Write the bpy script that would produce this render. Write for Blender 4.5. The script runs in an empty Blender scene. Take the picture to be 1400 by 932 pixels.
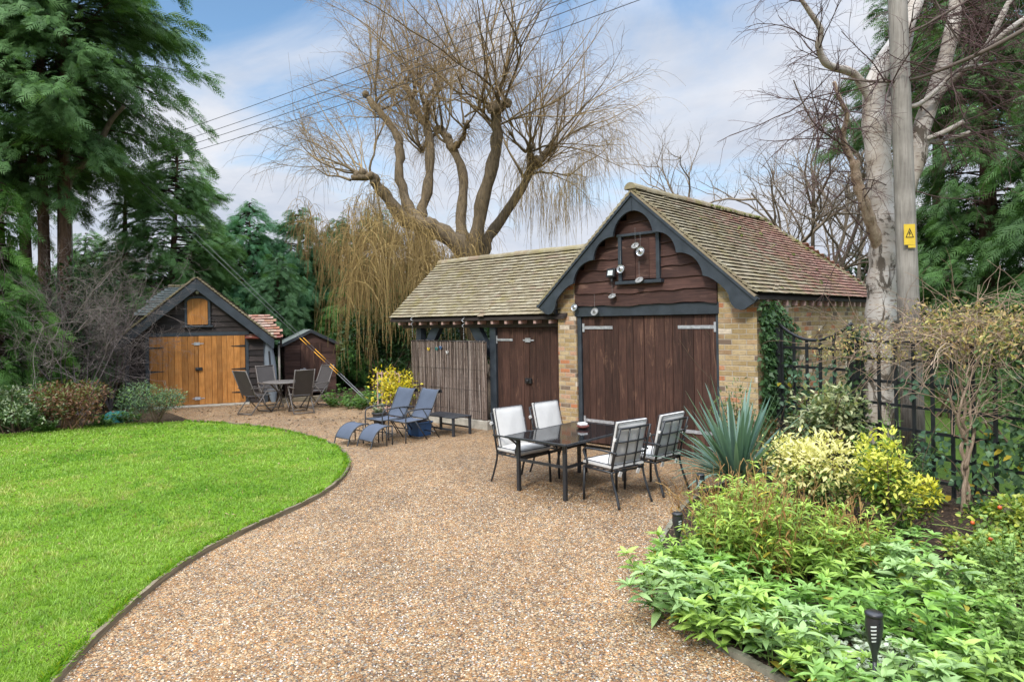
import bpy, math, random
import numpy as np
from mathutils import Matrix, Vector, Euler
PI = math.pi
R = math.radians
scene = bpy.context.scene
COL = scene.collection

# ------------------------------------------------------------------ camera
FPX, CX, HY, CAMH, ROLL = 903.0, 700.0, 438.0, 2.2, R(0.985)
cam = bpy.data.cameras.new('camera')
cam.sensor_width = 36.0
cam.lens = 36.0 * FPX / 1400.0
cam.shift_y = -(466.0 - HY) / 1400.0
cam.clip_start, cam.clip_end = 0.05, 800
camo = bpy.data.objects.new('camera', cam)
camo.matrix_world = (Matrix.Translation((0, 0, CAMH)) @ Matrix.Rotation(R(90), 4, 'X')
                     @ Matrix.Rotation(-ROLL, 4, 'Z'))
COL.objects.link(camo)
scene.camera = camo

# ------------------------------------------------------------------ sky, sun, exposure
SUN_EL, SUN_AZ = R(42), R(205)      # azimuth measured clockwise from +Y: behind the camera, a little left
SKY_STRENGTH, SUN_STRENGTH, EXPOSURE = 0.10, 1.5, 1.0
world = bpy.data.worlds.new('World')
scene.world = world
world.use_nodes = True
wt = world.node_tree
for n in list(wt.nodes):
    wt.nodes.remove(n)

class NT:
    """tiny node helper: n(type, {input: value or socket}, prop=value)"""
    def __init__(self, tree):
        self.t = tree
    def n(self, typ, ins=None, **props):
        nd = self.t.nodes.new(typ)
        for k, v in props.items():
            setattr(nd, k, v)
        for k, v in (ins or {}).items():
            s = nd.inputs[k]
            if isinstance(v, bpy.types.NodeSocket):
                self.t.links.new(v, s)
            elif isinstance(v, bpy.types.Node):
                self.t.links.new(v.outputs[0], s)
            else:
                if hasattr(s.default_value, '__len__') and len(s.default_value) == 4 and len(v) == 3:
                    v = (*v, 1.0)
                s.default_value = v
        return nd
    def math(self, op, a, b=None, c=None, clamp=False):
        d = {0: a}
        if b is not None: d[1] = b
        if c is not None: d[2] = c
        return self.n('ShaderNodeMath', d, operation=op, use_clamp=clamp).outputs[0]
    def mix(self, f, a, b, blend='MIX'):
        m = self.n('ShaderNodeMix', None, data_type='RGBA', blend_type=blend)
        for i, v in ((0, f), (6, a), (7, b)):
            s = m.inputs[i]
            if isinstance(v, bpy.types.NodeSocket): self.t.links.new(v, s)
            elif i == 0: s.default_value = v
            else: s.default_value = (*v, 1.0) if len(v) == 3 else v
        return m.outputs[2]
    def ramp(self, f, stops, interp='LINEAR'):
        r = self.n('ShaderNodeValToRGB', {0: f})
        cr = r.color_ramp
        cr.interpolation = interp
        while len(cr.elements) < len(stops):
            cr.elements.new(0.5)
        for e, (p, c) in zip(cr.elements, stops):
            e.position = p
            e.color = (*c, 1.0) if hasattr(c, '__len__') else (c, c, c, 1.0)
        return r.outputs[0]
    def noise(self, vec, scale, detail=4, rough=.55, dist=0, dims='3D'):
        d = {'Scale': scale, 'Detail': detail, 'Roughness': rough, 'Distortion': dist}
        if vec is not None: d['Vector'] = vec
        return self.n('ShaderNodeTexNoise', d, noise_dimensions=dims).outputs[0]
    def mapping(self, vec, scale=(1, 1, 1), loc=(0, 0, 0), rot=(0, 0, 0)):
        return self.n('ShaderNodeMapping', {'Vector': vec, 'Scale': scale, 'Location': loc, 'Rotation': rot}).outputs[0]

w = NT(wt)
gdir = w.n('ShaderNodeTexCoord').outputs['Generated']
sep = w.n('ShaderNodeSeparateXYZ', {0: gdir})
dz = w.math('MAXIMUM', sep.outputs[2], 0.0)
sky = w.n('ShaderNodeTexSky', None, sky_type='NISHITA', sun_disc=False, sun_elevation=SUN_EL,
          sun_rotation=SUN_AZ, air_density=1.0, dust_density=0.6, ozone_density=2.5).outputs[0]
sky = w.mix(1.0, sky, (0.92, 1.02, 1.0), 'MULTIPLY')
den = w.math('ADD', dz, 0.22)
cu = w.math('DIVIDE', sep.outputs[0], den)
cv = w.math('DIVIDE', sep.outputs[1], den)
cvec = w.n('ShaderNodeCombineXYZ', {0: cu, 1: cv, 2: 0.0}).outputs[0]
n1 = w.noise(w.mapping(cvec, (1.25, 1.0, 1), (5.3, 0.6, 0)), 1.15, 7, .56, .35)
bias = w.math('MULTIPLY', w.math('SUBTRACT', dz, 0.26), -1.25)
cm = w.math('ADD', n1, bias)
cmask = w.n('ShaderNodeMapRange', {0: cm, 1: 0.27, 2: 0.57}, interpolation_type='SMOOTHSTEP').outputs[0]
cmask = w.math('MAXIMUM', cmask, w.n('ShaderNodeMapRange', {0: dz, 1: 0.5, 2: 0.75, 3: 0.0, 4: 0.9}).outputs[0])
n2 = w.noise(w.mapping(cvec, (1, 1, 1), (7.0, 2.0, 1)), 1.9, 6, .6, .4)
ctint = w.ramp(n2, [(0.30, (2.85, 3.2, 3.85)), (0.70, (4.35, 4.45, 4.75))])
# an overcast dome is brightest overhead
lift = w.n('ShaderNodeMapRange', {0: dz, 1: 0.40, 2: 0.9, 3: 1.0, 4: 5.8}).outputs[0]
ctint = w.mix(1.0, ctint, w.n('ShaderNodeCombineXYZ', {0: lift, 1: lift, 2: lift}).outputs[0], 'MULTIPLY')
skyc = w.mix(cmask, sky, ctint)
bg = w.n('ShaderNodeBackground', {'Color': skyc, 'Strength': SKY_STRENGTH})
w.n('ShaderNodeOutputWorld', {'Surface': bg.outputs[0]})

sun = bpy.data.lights.new('sun', 'SUN')
sun.energy, sun.angle, sun.color = SUN_STRENGTH, R(10), (1.0, 0.955, 0.89)
suno = bpy.data.objects.new('sun', sun)
sd = Vector((math.sin(SUN_AZ) * math.cos(SUN_EL), math.cos(SUN_AZ) * math.cos(SUN_EL), math.sin(SUN_EL)))
suno.rotation_euler = (-sd).to_track_quat('-Z', 'Y').to_euler()
COL.objects.link(suno)

vs = scene.view_settings
vs.view_transform, vs.look, vs.exposure, vs.gamma, vs.use_curve_mapping = 'Standard', 'None', EXPOSURE, 1.0, False
cy = scene.cycles
cy.max_bounces, cy.diffuse_bounces, cy.glossy_bounces, cy.transmission_bounces, cy.transparent_max_bounces = 7, 4, 3, 5, 6
cy.caustics_reflective = cy.caustics_refractive = False
cy.sample_clamp_indirect = 6.0

# ------------------------------------------------------------------ picture pixel -> place in the world
_c, _s = math.cos(ROLL), math.sin(ROLL)
def ray(px, py):
    a, b = px - CX, py - HY
    return np.array([(a * _c - b * _s) / FPX, 1.0, -(a * _s + b * _c) / FPX])
def G(px, py, z=0.0):
    r = ray(px, py)
    return np.array([0, 0, CAMH]) + r * ((z - CAMH) / r[2])
def A(px, py, d):
    return np.array([0, 0, CAMH]) + ray(px, py) * d
BYAW = R(-43.0)
BU = np.array([math.cos(BYAW), math.sin(BYAW), 0])
BV = np.array([-BU[1], BU[0], 0])
BO = np.array([1.197, 11.698, 0])
def B(a, b, z=0.0):
    """point in the barn's own frame: a along its front, b into it"""
    return BO + a * BU + b * BV + np.array([0, 0, z])

# ------------------------------------------------------------------ mesh builders
def finish(me, name, m, parent):
    o = bpy.data.objects.new(name, me)
    if m is not None:
        me.materials.append(m)
    COL.objects.link(o)
    if parent is not None:
        o.parent = parent
    return o

class MB:
    def __init__(self):
        self.v, self.f, self.c, self.sm = [], [], [], []
    def add(self, vs, fs, col=None, smooth=False):
        b = len(self.v)
        self.v += [tuple(p) for p in vs]
        c = col if col is not None else random.random()
        c = (c, random.random(), random.random()) if not hasattr(c, '__len__') else c
        self.c += [c] * len(vs)
        self.f += [tuple(b + i for i in f) for f in fs]
        self.sm += [smooth] * len(fs)
    def box(self, c, s, rot=None, col=None, taper=1.0):
        x, y, z = s[0] / 2, s[1] / 2, s[2] / 2
        p = [(-x, -y, -z), (x, -y, -z), (x, y, -z), (-x, y, -z), (-x * taper, -y * taper, z), (x * taper, -y * taper, z), (x * taper, y * taper, z), (-x * taper, y * taper, z)]
        if rot is not None:
            M = Euler(rot).to_matrix()
            p = [M @ Vector(q) for q in p]
        p = [(q[0] + c[0], q[1] + c[1], q[2] + c[2]) for q in p]
        self.add(p, [(0, 3, 2, 1), (4, 5, 6, 7), (0, 1, 5, 4), (1, 2, 6, 5), (2, 3, 7, 6), (3, 0, 4, 7)], col)
    def span(self, a, b, col=None):
        self.box([(a[i] + b[i]) / 2 for i in range(3)], [abs(b[i] - a[i]) for i in range(3)], None, col)
    def bar(self, p, q, w, h, up=(0, 0, 1), col=None):
        p, q = Vector(p), Vector(q)
        d = (q - p).normalized()
        u = Vector(up)
        s = d.cross(u)
        if s.length < 1e-4: s = d.cross(Vector((1, 0, 0)))
        s.normalize()
        u = s.cross(d)
        vs = []
        for e in (p, q):
            for a, b in ((-1, -1), (1, -1), (1, 1), (-1, 1)):
                vs.append(e + s * (a * w / 2) + u * (b * h / 2))
        self.add(vs, [(0, 1, 2, 3), (7, 6, 5, 4), (0, 4, 5, 1), (1, 5, 6, 2), (2, 6, 7, 3), (3, 7, 4, 0)], col)
    def prism(self, poly, off, col=None):
        n = len(poly)
        q = [tuple(p[i] + off[i] for i in range(3)) for p in poly]
        fs = [tuple(range(n)), tuple(range(2 * n - 1, n - 1, -1))]
        fs += [(i, (i + 1) % n, n + (i + 1) % n, n + i) for i in range(n)]
        self.add(list(poly) + q, fs, col)
    def tube(self, pts, r, n=8, col=None, caps=True, flat=1.0, up=(0, 0, 1)):
        pts = [Vector(p) for p in pts]
        k = len(pts)
        rs = r if hasattr(r, '__len__') else [r] * k
        vs, prev = [], None
        for i, p in enumerate(pts):
            d = (pts[min(i + 1, k - 1)] - pts[max(i - 1, 0)]).normalized()
            if prev is None:
                s = d.cross(Vector(up))
                if s.length < 1e-3: s = d.cross(Vector((1, 0, 0)))
            else:
                s = prev - d * prev.dot(d)
            s.normalize()
            prev = s
            t = d.cross(s)
            for j in range(n):
                a = 2 * PI * (j + .5) / n
                vs.append(p + s * (math.cos(a) * rs[i]) + t * (math.sin(a) * rs[i] * flat))
        fs = [(i * n + j, i * n + (j + 1) % n, (i + 1) * n + (j + 1) % n, (i + 1) * n + j) for i in range(k - 1) for j in range(n)]
        self.add(vs, fs, col, n > 4)
        if caps:
            b = len(self.v) - len(vs)
            self.f += [tuple(b + j for j in range(n - 1, -1, -1)), tuple(b + (k - 1) * n + j for j in range(n))]
            self.sm += [False, False]
    def lathe(self, prof, n=16, at=(0, 0, 0), col=None, M=None):
        vs = []
        for r, z in prof:
            for j in range(n):
                p = Vector((r * math.cos(2 * PI * j / n), r * math.sin(2 * PI * j / n), z))
                if M is not None: p = M @ p
                vs.append((p[0] + at[0], p[1] + at[1], p[2] + at[2]))
        fs = [(i * n + j, i * n + (j + 1) % n, (i + 1) * n + (j + 1) % n, (i + 1) * n + j) for i in range(len(prof) - 1) for j in range(n)]
        self.add(vs, fs, col, True)
    def grid(self, rows, col=None, smooth=True, close=False):
        m, n = len(rows), len(rows[0])
        vs = [p for r_ in rows for p in r_]
        fs = [(i * n + j, i * n + (j + 1) % n, (i + 1) * n + (j + 1) % n, (i + 1) * n + j) for i in range(m - 1) for j in range(n if close else n - 1)]
        self.add(vs, fs, col, smooth)
    def build(self, name, m=None, parent=None, bevel=0):
        me = bpy.data.meshes.new(name)
        me.from_pydata(self.v, [], self.f)
        me.polygons.foreach_set('use_smooth', self.sm)
        ca = me.color_attributes.new('col', 'FLOAT_COLOR', 'POINT')
        cc = np.ones((len(self.v), 4), np.float32)
        cc[:, :3] = np.array(self.c, np.float32)
        ca.data.foreach_set('color', cc.ravel())
        # metric box-projected UV
        nl = len(me.loops)
        lv = np.empty(nl, np.int32); me.loops.foreach_get('vertex_index', lv)
        V = np.array(self.v, np.float32)[lv]
        tot = np.empty(len(me.polygons), np.int32); me.polygons.foreach_get('loop_total', tot)
        nr = np.empty(len(me.polygons) * 3, np.float32); me.polygons.foreach_get('normal', nr)
        ax = np.repeat(np.abs(nr.reshape(-1, 3)).argmax(1), tot)
        uv = np.empty((nl, 2), np.float32)
        uv[:, 0] = np.where(ax == 0, V[:, 1], V[:, 0])
        uv[:, 1] = np.where(ax == 2, V[:, 1], V[:, 2])
        l = me.uv_layers.new(name='UVMap')
        l.data.foreach_set('uv', uv.ravel())
        me.update()
        o = finish(me, name, m, parent)
        if bevel:
            b = o.modifiers.new('bevel', 'BEVEL')
            b.width, b.segments, b.limit_method = bevel, 2, 'ANGLE'
        return o

class VB:
    """numpy builder for foliage and twigs"""
    def __init__(self):
        self.V, self.F, self.C, self.n = [], [], [], 0
    def put(self, V, F, C):
        V = np.asarray(V, np.float32)
        self.V.append(V)
        self.C.append(np.asarray(C, np.float32))
        for f in F:
            self.F.append(np.asarray(f, np.int64) + self.n)
        self.n += len(V)
    def inst(self, tm, pos, rot, scale, col):
        """tm = (verts, tris, quads, shade-per-vertex)"""
        tv, tt, tq, ts = tm
        N, k = len(pos), len(tv)
        if N == 0: return
        scale = np.broadcast_to(np.asarray(scale, np.float32), (N,))
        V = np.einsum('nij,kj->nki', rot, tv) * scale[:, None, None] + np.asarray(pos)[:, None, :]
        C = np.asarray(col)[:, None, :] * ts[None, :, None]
        off = (np.arange(N) * k)[:, None, None]
        F = []
        if len(tt): F.append((tt[None] + off).reshape(-1, 3))
        if len(tq): F.append((tq[None] + off).reshape(-1, 4))
        self.put(V.reshape(-1, 3), F, C.reshape(-1, 3))
    def segs(self, P0, P1, r0, r1, col, n=3):
        P0, P1 = np.asarray(P0, float), np.asarray(P1, float)
        N = len(P0)
        if N == 0: return
        d = P1 - P0
        d /= np.linalg.norm(d, axis=1)[:, None] + 1e-9
        ref = np.where(np.abs(d[:, 2:3]) > .9, [[1., 0, 0]], [[0, 0, 1.]])
        a = np.cross(d, ref); a /= np.linalg.norm(a, axis=1)[:, None] + 1e-9
        b = np.cross(d, a)
        th = 2 * PI * np.arange(n) / n
        ring = a[:, None, :] * np.cos(th)[None, :, None] + b[:, None, :] * np.sin(th)[None, :, None]
        V = np.stack([P0[:, None] + ring * np.asarray(r0)[:, None, None], P1[:, None] + ring * np.asarray(r1)[:, None, None]], 1)
        j = np.arange(n)
        q = np.stack([j, (j + 1) % n, n + (j + 1) % n, n + j], 1)
        F = (q[None] + (np.arange(N) * 2 * n)[:, None, None]).reshape(-1, 4)
        C = np.repeat(np.broadcast_to(np.asarray(col, float), (N, 3)), 2 * n, 0)
        self.put(V.reshape(-1, 3), [F], C)
    def build(self, name, m, parent=None, smooth=False):
        me = bpy.data.meshes.new(name)
        V = np.concatenate(self.V); C = np.concatenate(self.C)
        me.vertices.add(len(V)); me.vertices.foreach_set('co', V.ravel())
        idx = np.concatenate([f.ravel() for f in self.F]).astype(np.int32)
        tot = np.concatenate([np.full(len(f), f.shape[1]) for f in self.F])
        st = np.concatenate([[0], np.cumsum(tot)[:-1]]).astype(np.int32)
        me.loops.add(len(idx)); me.loops.foreach_set('vertex_index', idx)
        me.polygons.add(len(tot)); me.polygons.foreach_set('loop_start', st)
        if smooth:
            me.polygons.foreach_set('use_smooth', np.ones(len(tot), bool))
        ca = me.color_attributes.new('col', 'FLOAT_COLOR', 'POINT')
        cc = np.ones((len(V), 4), np.float32); cc[:, :3] = C
        ca.data.foreach_set('color', cc.ravel())
        me.update(calc_edges=True)
        return finish(me, name, m, parent)

def unit(a):
    a = np.asarray(a, float)
    return a / (np.linalg.norm(a, axis=-1, keepdims=True) + 1e-9)
def frames(d, up):
    """rotation matrices whose x axis is d and whose z axis leans to up"""
    d = unit(d)
    y = unit(np.cross(np.broadcast_to(up, d.shape), d) + 1e-6)
    z = np.cross(d, y)
    return np.stack([d, y, z], 2)
def smooth_line(pts, per=6):
    P = np.asarray(pts, float)
    P = np.vstack([2 * P[0] - P[1], P, 2 * P[-1] - P[-2]])
    out = []
    for i in range(1, len(P) - 2):
        for t in np.arange(per) / per:
            a, b, c, d = P[i - 1], P[i], P[i + 1], P[i + 2]
            out.append(.5 * (2 * b + (c - a) * t + (2 * a - 5 * b + 4 * c - d) * t * t + (3 * b - a - 3 * c + d) * t ** 3))
    out.append(P[-2])
    return np.array(out)

def leaf(W=.35, n=3, fold=.25, droop=.35, shape=.8, tip=1.0, base=.85):
    x = np.linspace(0, 1, n + 2)
    hw = W / 2 * np.sin(PI * x ** shape)
    v, s = [], []
    for i, t in enumerate(x):
        z = -droop * t * t
        if 0 < i <= n:
            v += [(t, -hw[i], z + fold * hw[i]), (t, 0, z), (t, hw[i], z + fold * hw[i])]
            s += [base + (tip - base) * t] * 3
        else:
            v.append((t, 0, z)); s.append(base + (tip - base) * t)
    T = [(0, 2, 1), (0, 3, 2)]
    Q = []
    for i in range(n - 1):
        a = 1 + 3 * i
        Q += [(a, a + 1, a + 4, a + 3), (a + 1, a + 2, a + 5, a + 4)]
    a = 1 + 3 * (n - 1); e = len(v) - 1
    T += [(a, a + 1, e), (a + 1, a + 2, e)]
    return np.array(v), np.array(T), np.array(Q).reshape(-1, 4), np.array(s)
def frond(pairs=5, W=.05, ang=38, L=1.0, droop=.15):
    """one flat feathery conifer spray made of slivers on a spine"""
    v, T, s = [], [], []
    def sliver(p, d, l, w, z0, sh):
        nrm = np.array([-d[1], d[0]])
        b = len(v)
        q = np.array(p) + np.array(d) * l
        for e in (p + nrm * w * .5, q, p - nrm * w * .5):
            v.append((e[0], e[1], -droop * e[0] ** 2 - .25 * abs(e[1]) ** 2 * 2 + z0))
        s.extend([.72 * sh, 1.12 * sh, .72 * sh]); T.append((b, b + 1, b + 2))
    for i in range(pairs):
        t = (i + .3) / pairs
        for sg in (-1, 1):
            a = R(ang) * sg
            sliver(np.array([t * .85, 0]), (math.cos(a), math.sin(a)), .44 * (1.08 - t) + .1, W * 1.9, .015 * ((i * 7) % 3 - 1), .95 + .1 * ((i * 5) % 2))
    sliver(np.array([0., 0]), (1, 0), 1.0, W * 1.3, 0, 1.0)
    return np.array(v), np.array(T), np.zeros((0, 4), int), np.array(s)

# ------------------------------------------------------------------ things and parts
def tag(o, label, cat, group=None, kind=None):
    if label: o['label'] = label
    if cat: o['category'] = cat
    if group: o['group'] = group
    if kind: o['kind'] = kind
    return o
def thing(name, label, cat, loc=(0, 0, 0), rz=0.0, group=None):
    o = bpy.data.objects.new(name, None)
    o.empty_display_size = .2
    COL.objects.link(o)
    o.location = tuple(float(x) for x in loc)
    o.rotation_euler = (0, 0, rz)
    return tag(o, label, cat, group)
def dup(o, loc=None, rz=None, label=None, scale=None, parent=None):
    c = o.copy()
    COL.objects.link(c)
    if parent is not None: c.parent = parent
    if loc is not None: c.location = tuple(float(x) for x in loc)
    if rz is not None: c.rotation_euler = (0, 0, rz)
    if scale is not None: c.scale = (scale,) * 3 if not hasattr(scale, '__len__') else scale
    if label: c['label'] = label
    for ch in list(o.children):
        dup(ch, parent=c)
    return c
# ------------------------------------------------------------------ materials
def newmat(name):
    m = bpy.data.materials.new(name)
    m.use_nodes = True
    t = m.node_tree
    for n in list(t.nodes): t.nodes.remove(n)
    return m, NT(t)
def out(k, sh):
    k.n('ShaderNodeOutputMaterial', {'Surface': sh})
def bsdf(k, col, rough=.7, bump=None, bstr=.3, bdist=.01, **extra):
    d = {'Base Color': col, 'Roughness': rough}
    d.update(extra)
    if bump is not None:
        d['Normal'] = k.n('ShaderNodeBump', {'Height': bump, 'Strength': bstr, 'Distance': bdist}).outputs[0]
    return k.n('ShaderNodeBsdfPrincipled', d).outputs[0]
def obj_co(k): return k.n('ShaderNodeTexCoord').outputs['Object']
def uv_co(k): return k.n('ShaderNodeTexCoord').outputs['UV']
def attr(k): return k.n('ShaderNodeAttribute', None, attribute_name='col')
def plain(name, col, rough=.6, var=.25, scale=9, bstr=.15, **extra):
    m, k = newmat(name)
    co = obj_co(k)
    n = k.noise(co, scale, 6, .6)
    f = k.n('ShaderNodeMapRange', {0: n, 1: .3, 2: .7, 3: 1 - var, 4: 1 + var}).outputs[0]
    c = k.mix(1.0, col, k.n('ShaderNodeCombineXYZ', {0: f, 1: f, 2: f}).outputs[0], 'MULTIPLY')
    rr = k.n('ShaderNodeMapRange', {0: n, 1: .3, 2: .7, 3: max(.05, rough - .12), 4: min(1, rough + .12)}).outputs[0]
    out(k, bsdf(k, c, rr, k.noise(co, scale * 12, 3), bstr, .004, **extra))
    return m
def leafmat(name, trans=.28, rough=.45, spec=.35):
    m, k = newmat(name)
    a = attr(k).outputs[0]
    p = bsdf(k, a, rough, **{'Specular IOR Level': spec})
    tr = k.n('ShaderNodeBsdfTranslucent', {'Color': k.mix(1.0, a, (1.25, 1.3, .6), 'MULTIPLY')}).outputs[0]
    out(k, k.n('ShaderNodeMixShader', {0: trans, 1: p, 2: tr}).outputs[0])
    return m
def twigmat(name, rough=.85):
    m, k = newmat(name)
    out(k, bsdf(k, attr(k).outputs[0], rough, **{'Specular IOR Level': .2}))
    return m
def wood(name, base, dark, light, grain='v', rough=.75, wear=.0, wearcol=(.45, .33, .25), bstr=.35, tones=(.72, 1.25)):
    """boards: tone per board from the col attribute, grain along u or v, scuffs where wear > 0"""
    m, k = newmat(name)
    uv = uv_co(k)
    a = attr(k)
    rnd = k.n('ShaderNodeSeparateColor', {0: a.outputs[0]})
    sc = (38, 2.2, 1) if grain == 'v' else (2.2, 38, 1)
    shift = k.n('ShaderNodeCombineXYZ', {0: k.math('MULTIPLY', rnd.outputs[0], 37.), 1: k.math('MULTIPLY', rnd.outputs[1], 23.), 2: 0.0}).outputs[0]
    v = k.n('ShaderNodeVectorMath', {0: k.mapping(uv, sc), 1: shift}, operation='ADD').outputs[0]
    g = k.noise(v, 1.0, 6, .65, .6)
    big = k.noise(k.n('ShaderNodeVectorMath', {0: uv, 1: shift}, operation='ADD').outputs[0], 2.6, 4, .6)
    c = k.ramp(g, [(.28, dark), (.5, base), (.75, light)])
    tone = k.n('ShaderNodeMapRange', {0: rnd.outputs[2], 1: 0, 2: 1, 3: tones[0], 4: tones[1]}).outputs[0]
    tone = k.math('MULTIPLY', tone, k.n('ShaderNodeMapRange', {0: big, 1: .3, 2: .7, 3: .78, 4: 1.2}).outputs[0])
    c = k.mix(1.0, c, k.n('ShaderNodeCombineXYZ', {0: tone, 1: tone, 2: tone}).outputs[0], 'MULTIPLY')
    if wear:
        wn = k.noise(k.mapping(uv, (7, 1.1, 1) if grain == 'v' else (1.1, 7, 1), (3, 8, 0)), 1.0, 9, .76, .9)
        wm = k.n('ShaderNodeMapRange', {0: wn, 1: .56, 2: .72, 3: 0, 4: wear}).outputs[0]
        c = k.mix(wm, c, wearcol)
    out(k, bsdf(k, c, rough, g, bstr, .006, **{'Specular IOR Level': .3}))
    return m

def brick_mat():
    m, k = newmat('brick')
    uv = uv_co(k)
    wob = k.noise(uv, 7, 3)
    uvw = k.n('ShaderNodeVectorMath', {0: uv, 1: k.n('ShaderNodeVectorMath', {0: k.n('ShaderNodeTexNoise', {'Vector': uv, 'Scale': 6.0}).outputs[1], 1: (.012, .012, 0)}, operation='MULTIPLY').outputs[0]}, operation='ADD').outputs[0]
    s = k.n('ShaderNodeSeparateXYZ', {0: uvw})
    H, W = .078, .225
    vr = k.math('DIVIDE', s.outputs[1], H)
    row = k.math('FLOOR', vr)
    fv = k.math('FRACT', vr)
    half = k.math('MULTIPLY', k.math('FLOORED_MODULO', row, 2.0), .5)
    ur = k.math('ADD', k.math('DIVIDE', s.outputs[0], W), half)
    colm = k.math('FLOOR', ur)
    fu = k.math('FRACT', ur)
    wn = k.n('ShaderNodeTexWhiteNoise', {'Vector': k.n('ShaderNodeCombineXYZ', {0: row, 1: colm, 2: 0.0}).outputs[0]}, noise_dimensions='2D')
    c = k.ramp(wn.outputs[0], [(0, (.33, .235, .11)), (.22, (.40, .285, .14)), (.42, (.46, .345, .19)), (.58, (.42, .28, .15)), (.68, (.30, .19, .10)), (.76, (.44, .18, .085)), (.84, (.46, .27, .17)), (.91, (.17, .12, .085)), (.96, (.62, .52, .40))], 'CONSTANT')
    stain = k.noise(uv, 22, 6, .7)
    c = k.mix(k.n('ShaderNodeMapRange', {0: stain, 1: .46, 2: .74, 3: 0, 4: .7}).outputs[0], c, (.16, .115, .075))
    c = k.mix(k.n('ShaderNodeMapRange', {0: k.noise(uv, 3.5, 5, .6), 1: .5, 2: .75, 3: 0, 4: .4}).outputs[0], c, (.55, .44, .29))
    def edge(f, wd):
        d = k.math('MINIMUM', f, k.math('SUBTRACT', 1.0, f))
        return k.n('ShaderNodeMapRange', {0: d, 1: wd * .5, 2: wd}).outputs[0]
    mk = k.math('MULTIPLY', edge(fv, .10), edge(fu, .038))
    c = k.mix(mk, k.mix(k.noise(uv, 40, 3), (.30, .25, .19), (.46, .39, .30)), c)
    hgt = k.math('ADD', mk, k.math('MULTIPLY', k.noise(uv, 60, 5, .7), .5))
    out(k, bsdf(k, c, .9, hgt, .55, .012, **{'Specular IOR Level': .15}))
    return m

def tile_mat(name, red=0.0, pal=None):
    m, k = newmat(name)
    a = k.n('ShaderNodeSeparateColor', {0: attr(k).outputs[0]})
    co = obj_co(k)
    c = k.ramp(a.outputs[0], pal or [(0, (.185, .150, .092)), (.3, (.225, .185, .115)), (.6, (.25, .212, .135)), (.85, (.28, .24, .16)), (1.0, (.205, .145, .095))])
    if red:
        # the far end of this roof is red clay, cleaner than the rest
        sx = k.n('ShaderNodeSeparateXYZ', {0: co})
        far = k.math('ADD', sx.outputs[1], k.math('MULTIPLY', k.math('SUBTRACT', a.outputs[1], .5), 2.6))
        rm = k.n('ShaderNodeMapRange', {0: far, 1: 1.2, 2: 3.8, 3: 0.0, 4: red}, interpolation_type='SMOOTHSTEP').outputs[0]
        c = k.mix(rm, c, k.ramp(a.outputs[2], [(0, (.20, .07, .06)), (.5, (.30, .11, .095)), (1, (.38, .19, .15))]))
    lich = k.noise(co, 5.5, 6, .68)
    c = k.mix(k.n('ShaderNodeMapRange', {0: lich, 1: .50, 2: .70, 3: 0, 4: .6}).outputs[0], c, (.38, .35, .26))
    moss = k.noise(co, 2.3, 7, .7)
    c = k.mix(k.n('ShaderNodeMapRange', {0: moss, 1: .50, 2: .70, 3: 0, 4: .62}).outputs[0], c, (.215, .18, .045))
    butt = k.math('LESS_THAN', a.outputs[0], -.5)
    c = k.mix(k.math('MULTIPLY', butt, .9), c, (.016, .013, .010))  # near-black butts: shade line of each course put into colour, with algae dirt
    spk = k.noise(co, 38, 4, .7)
    c = k.mix(k.n('ShaderNodeMapRange', {0: spk, 1: .55, 2: .75, 3: 0, 4: .6}).outputs[0], c, (.10, .075, .05))
    out(k, bsdf(k, c, .85, spk, .5, .008, **{'Specular IOR Level': .25}))
    return m

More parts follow.
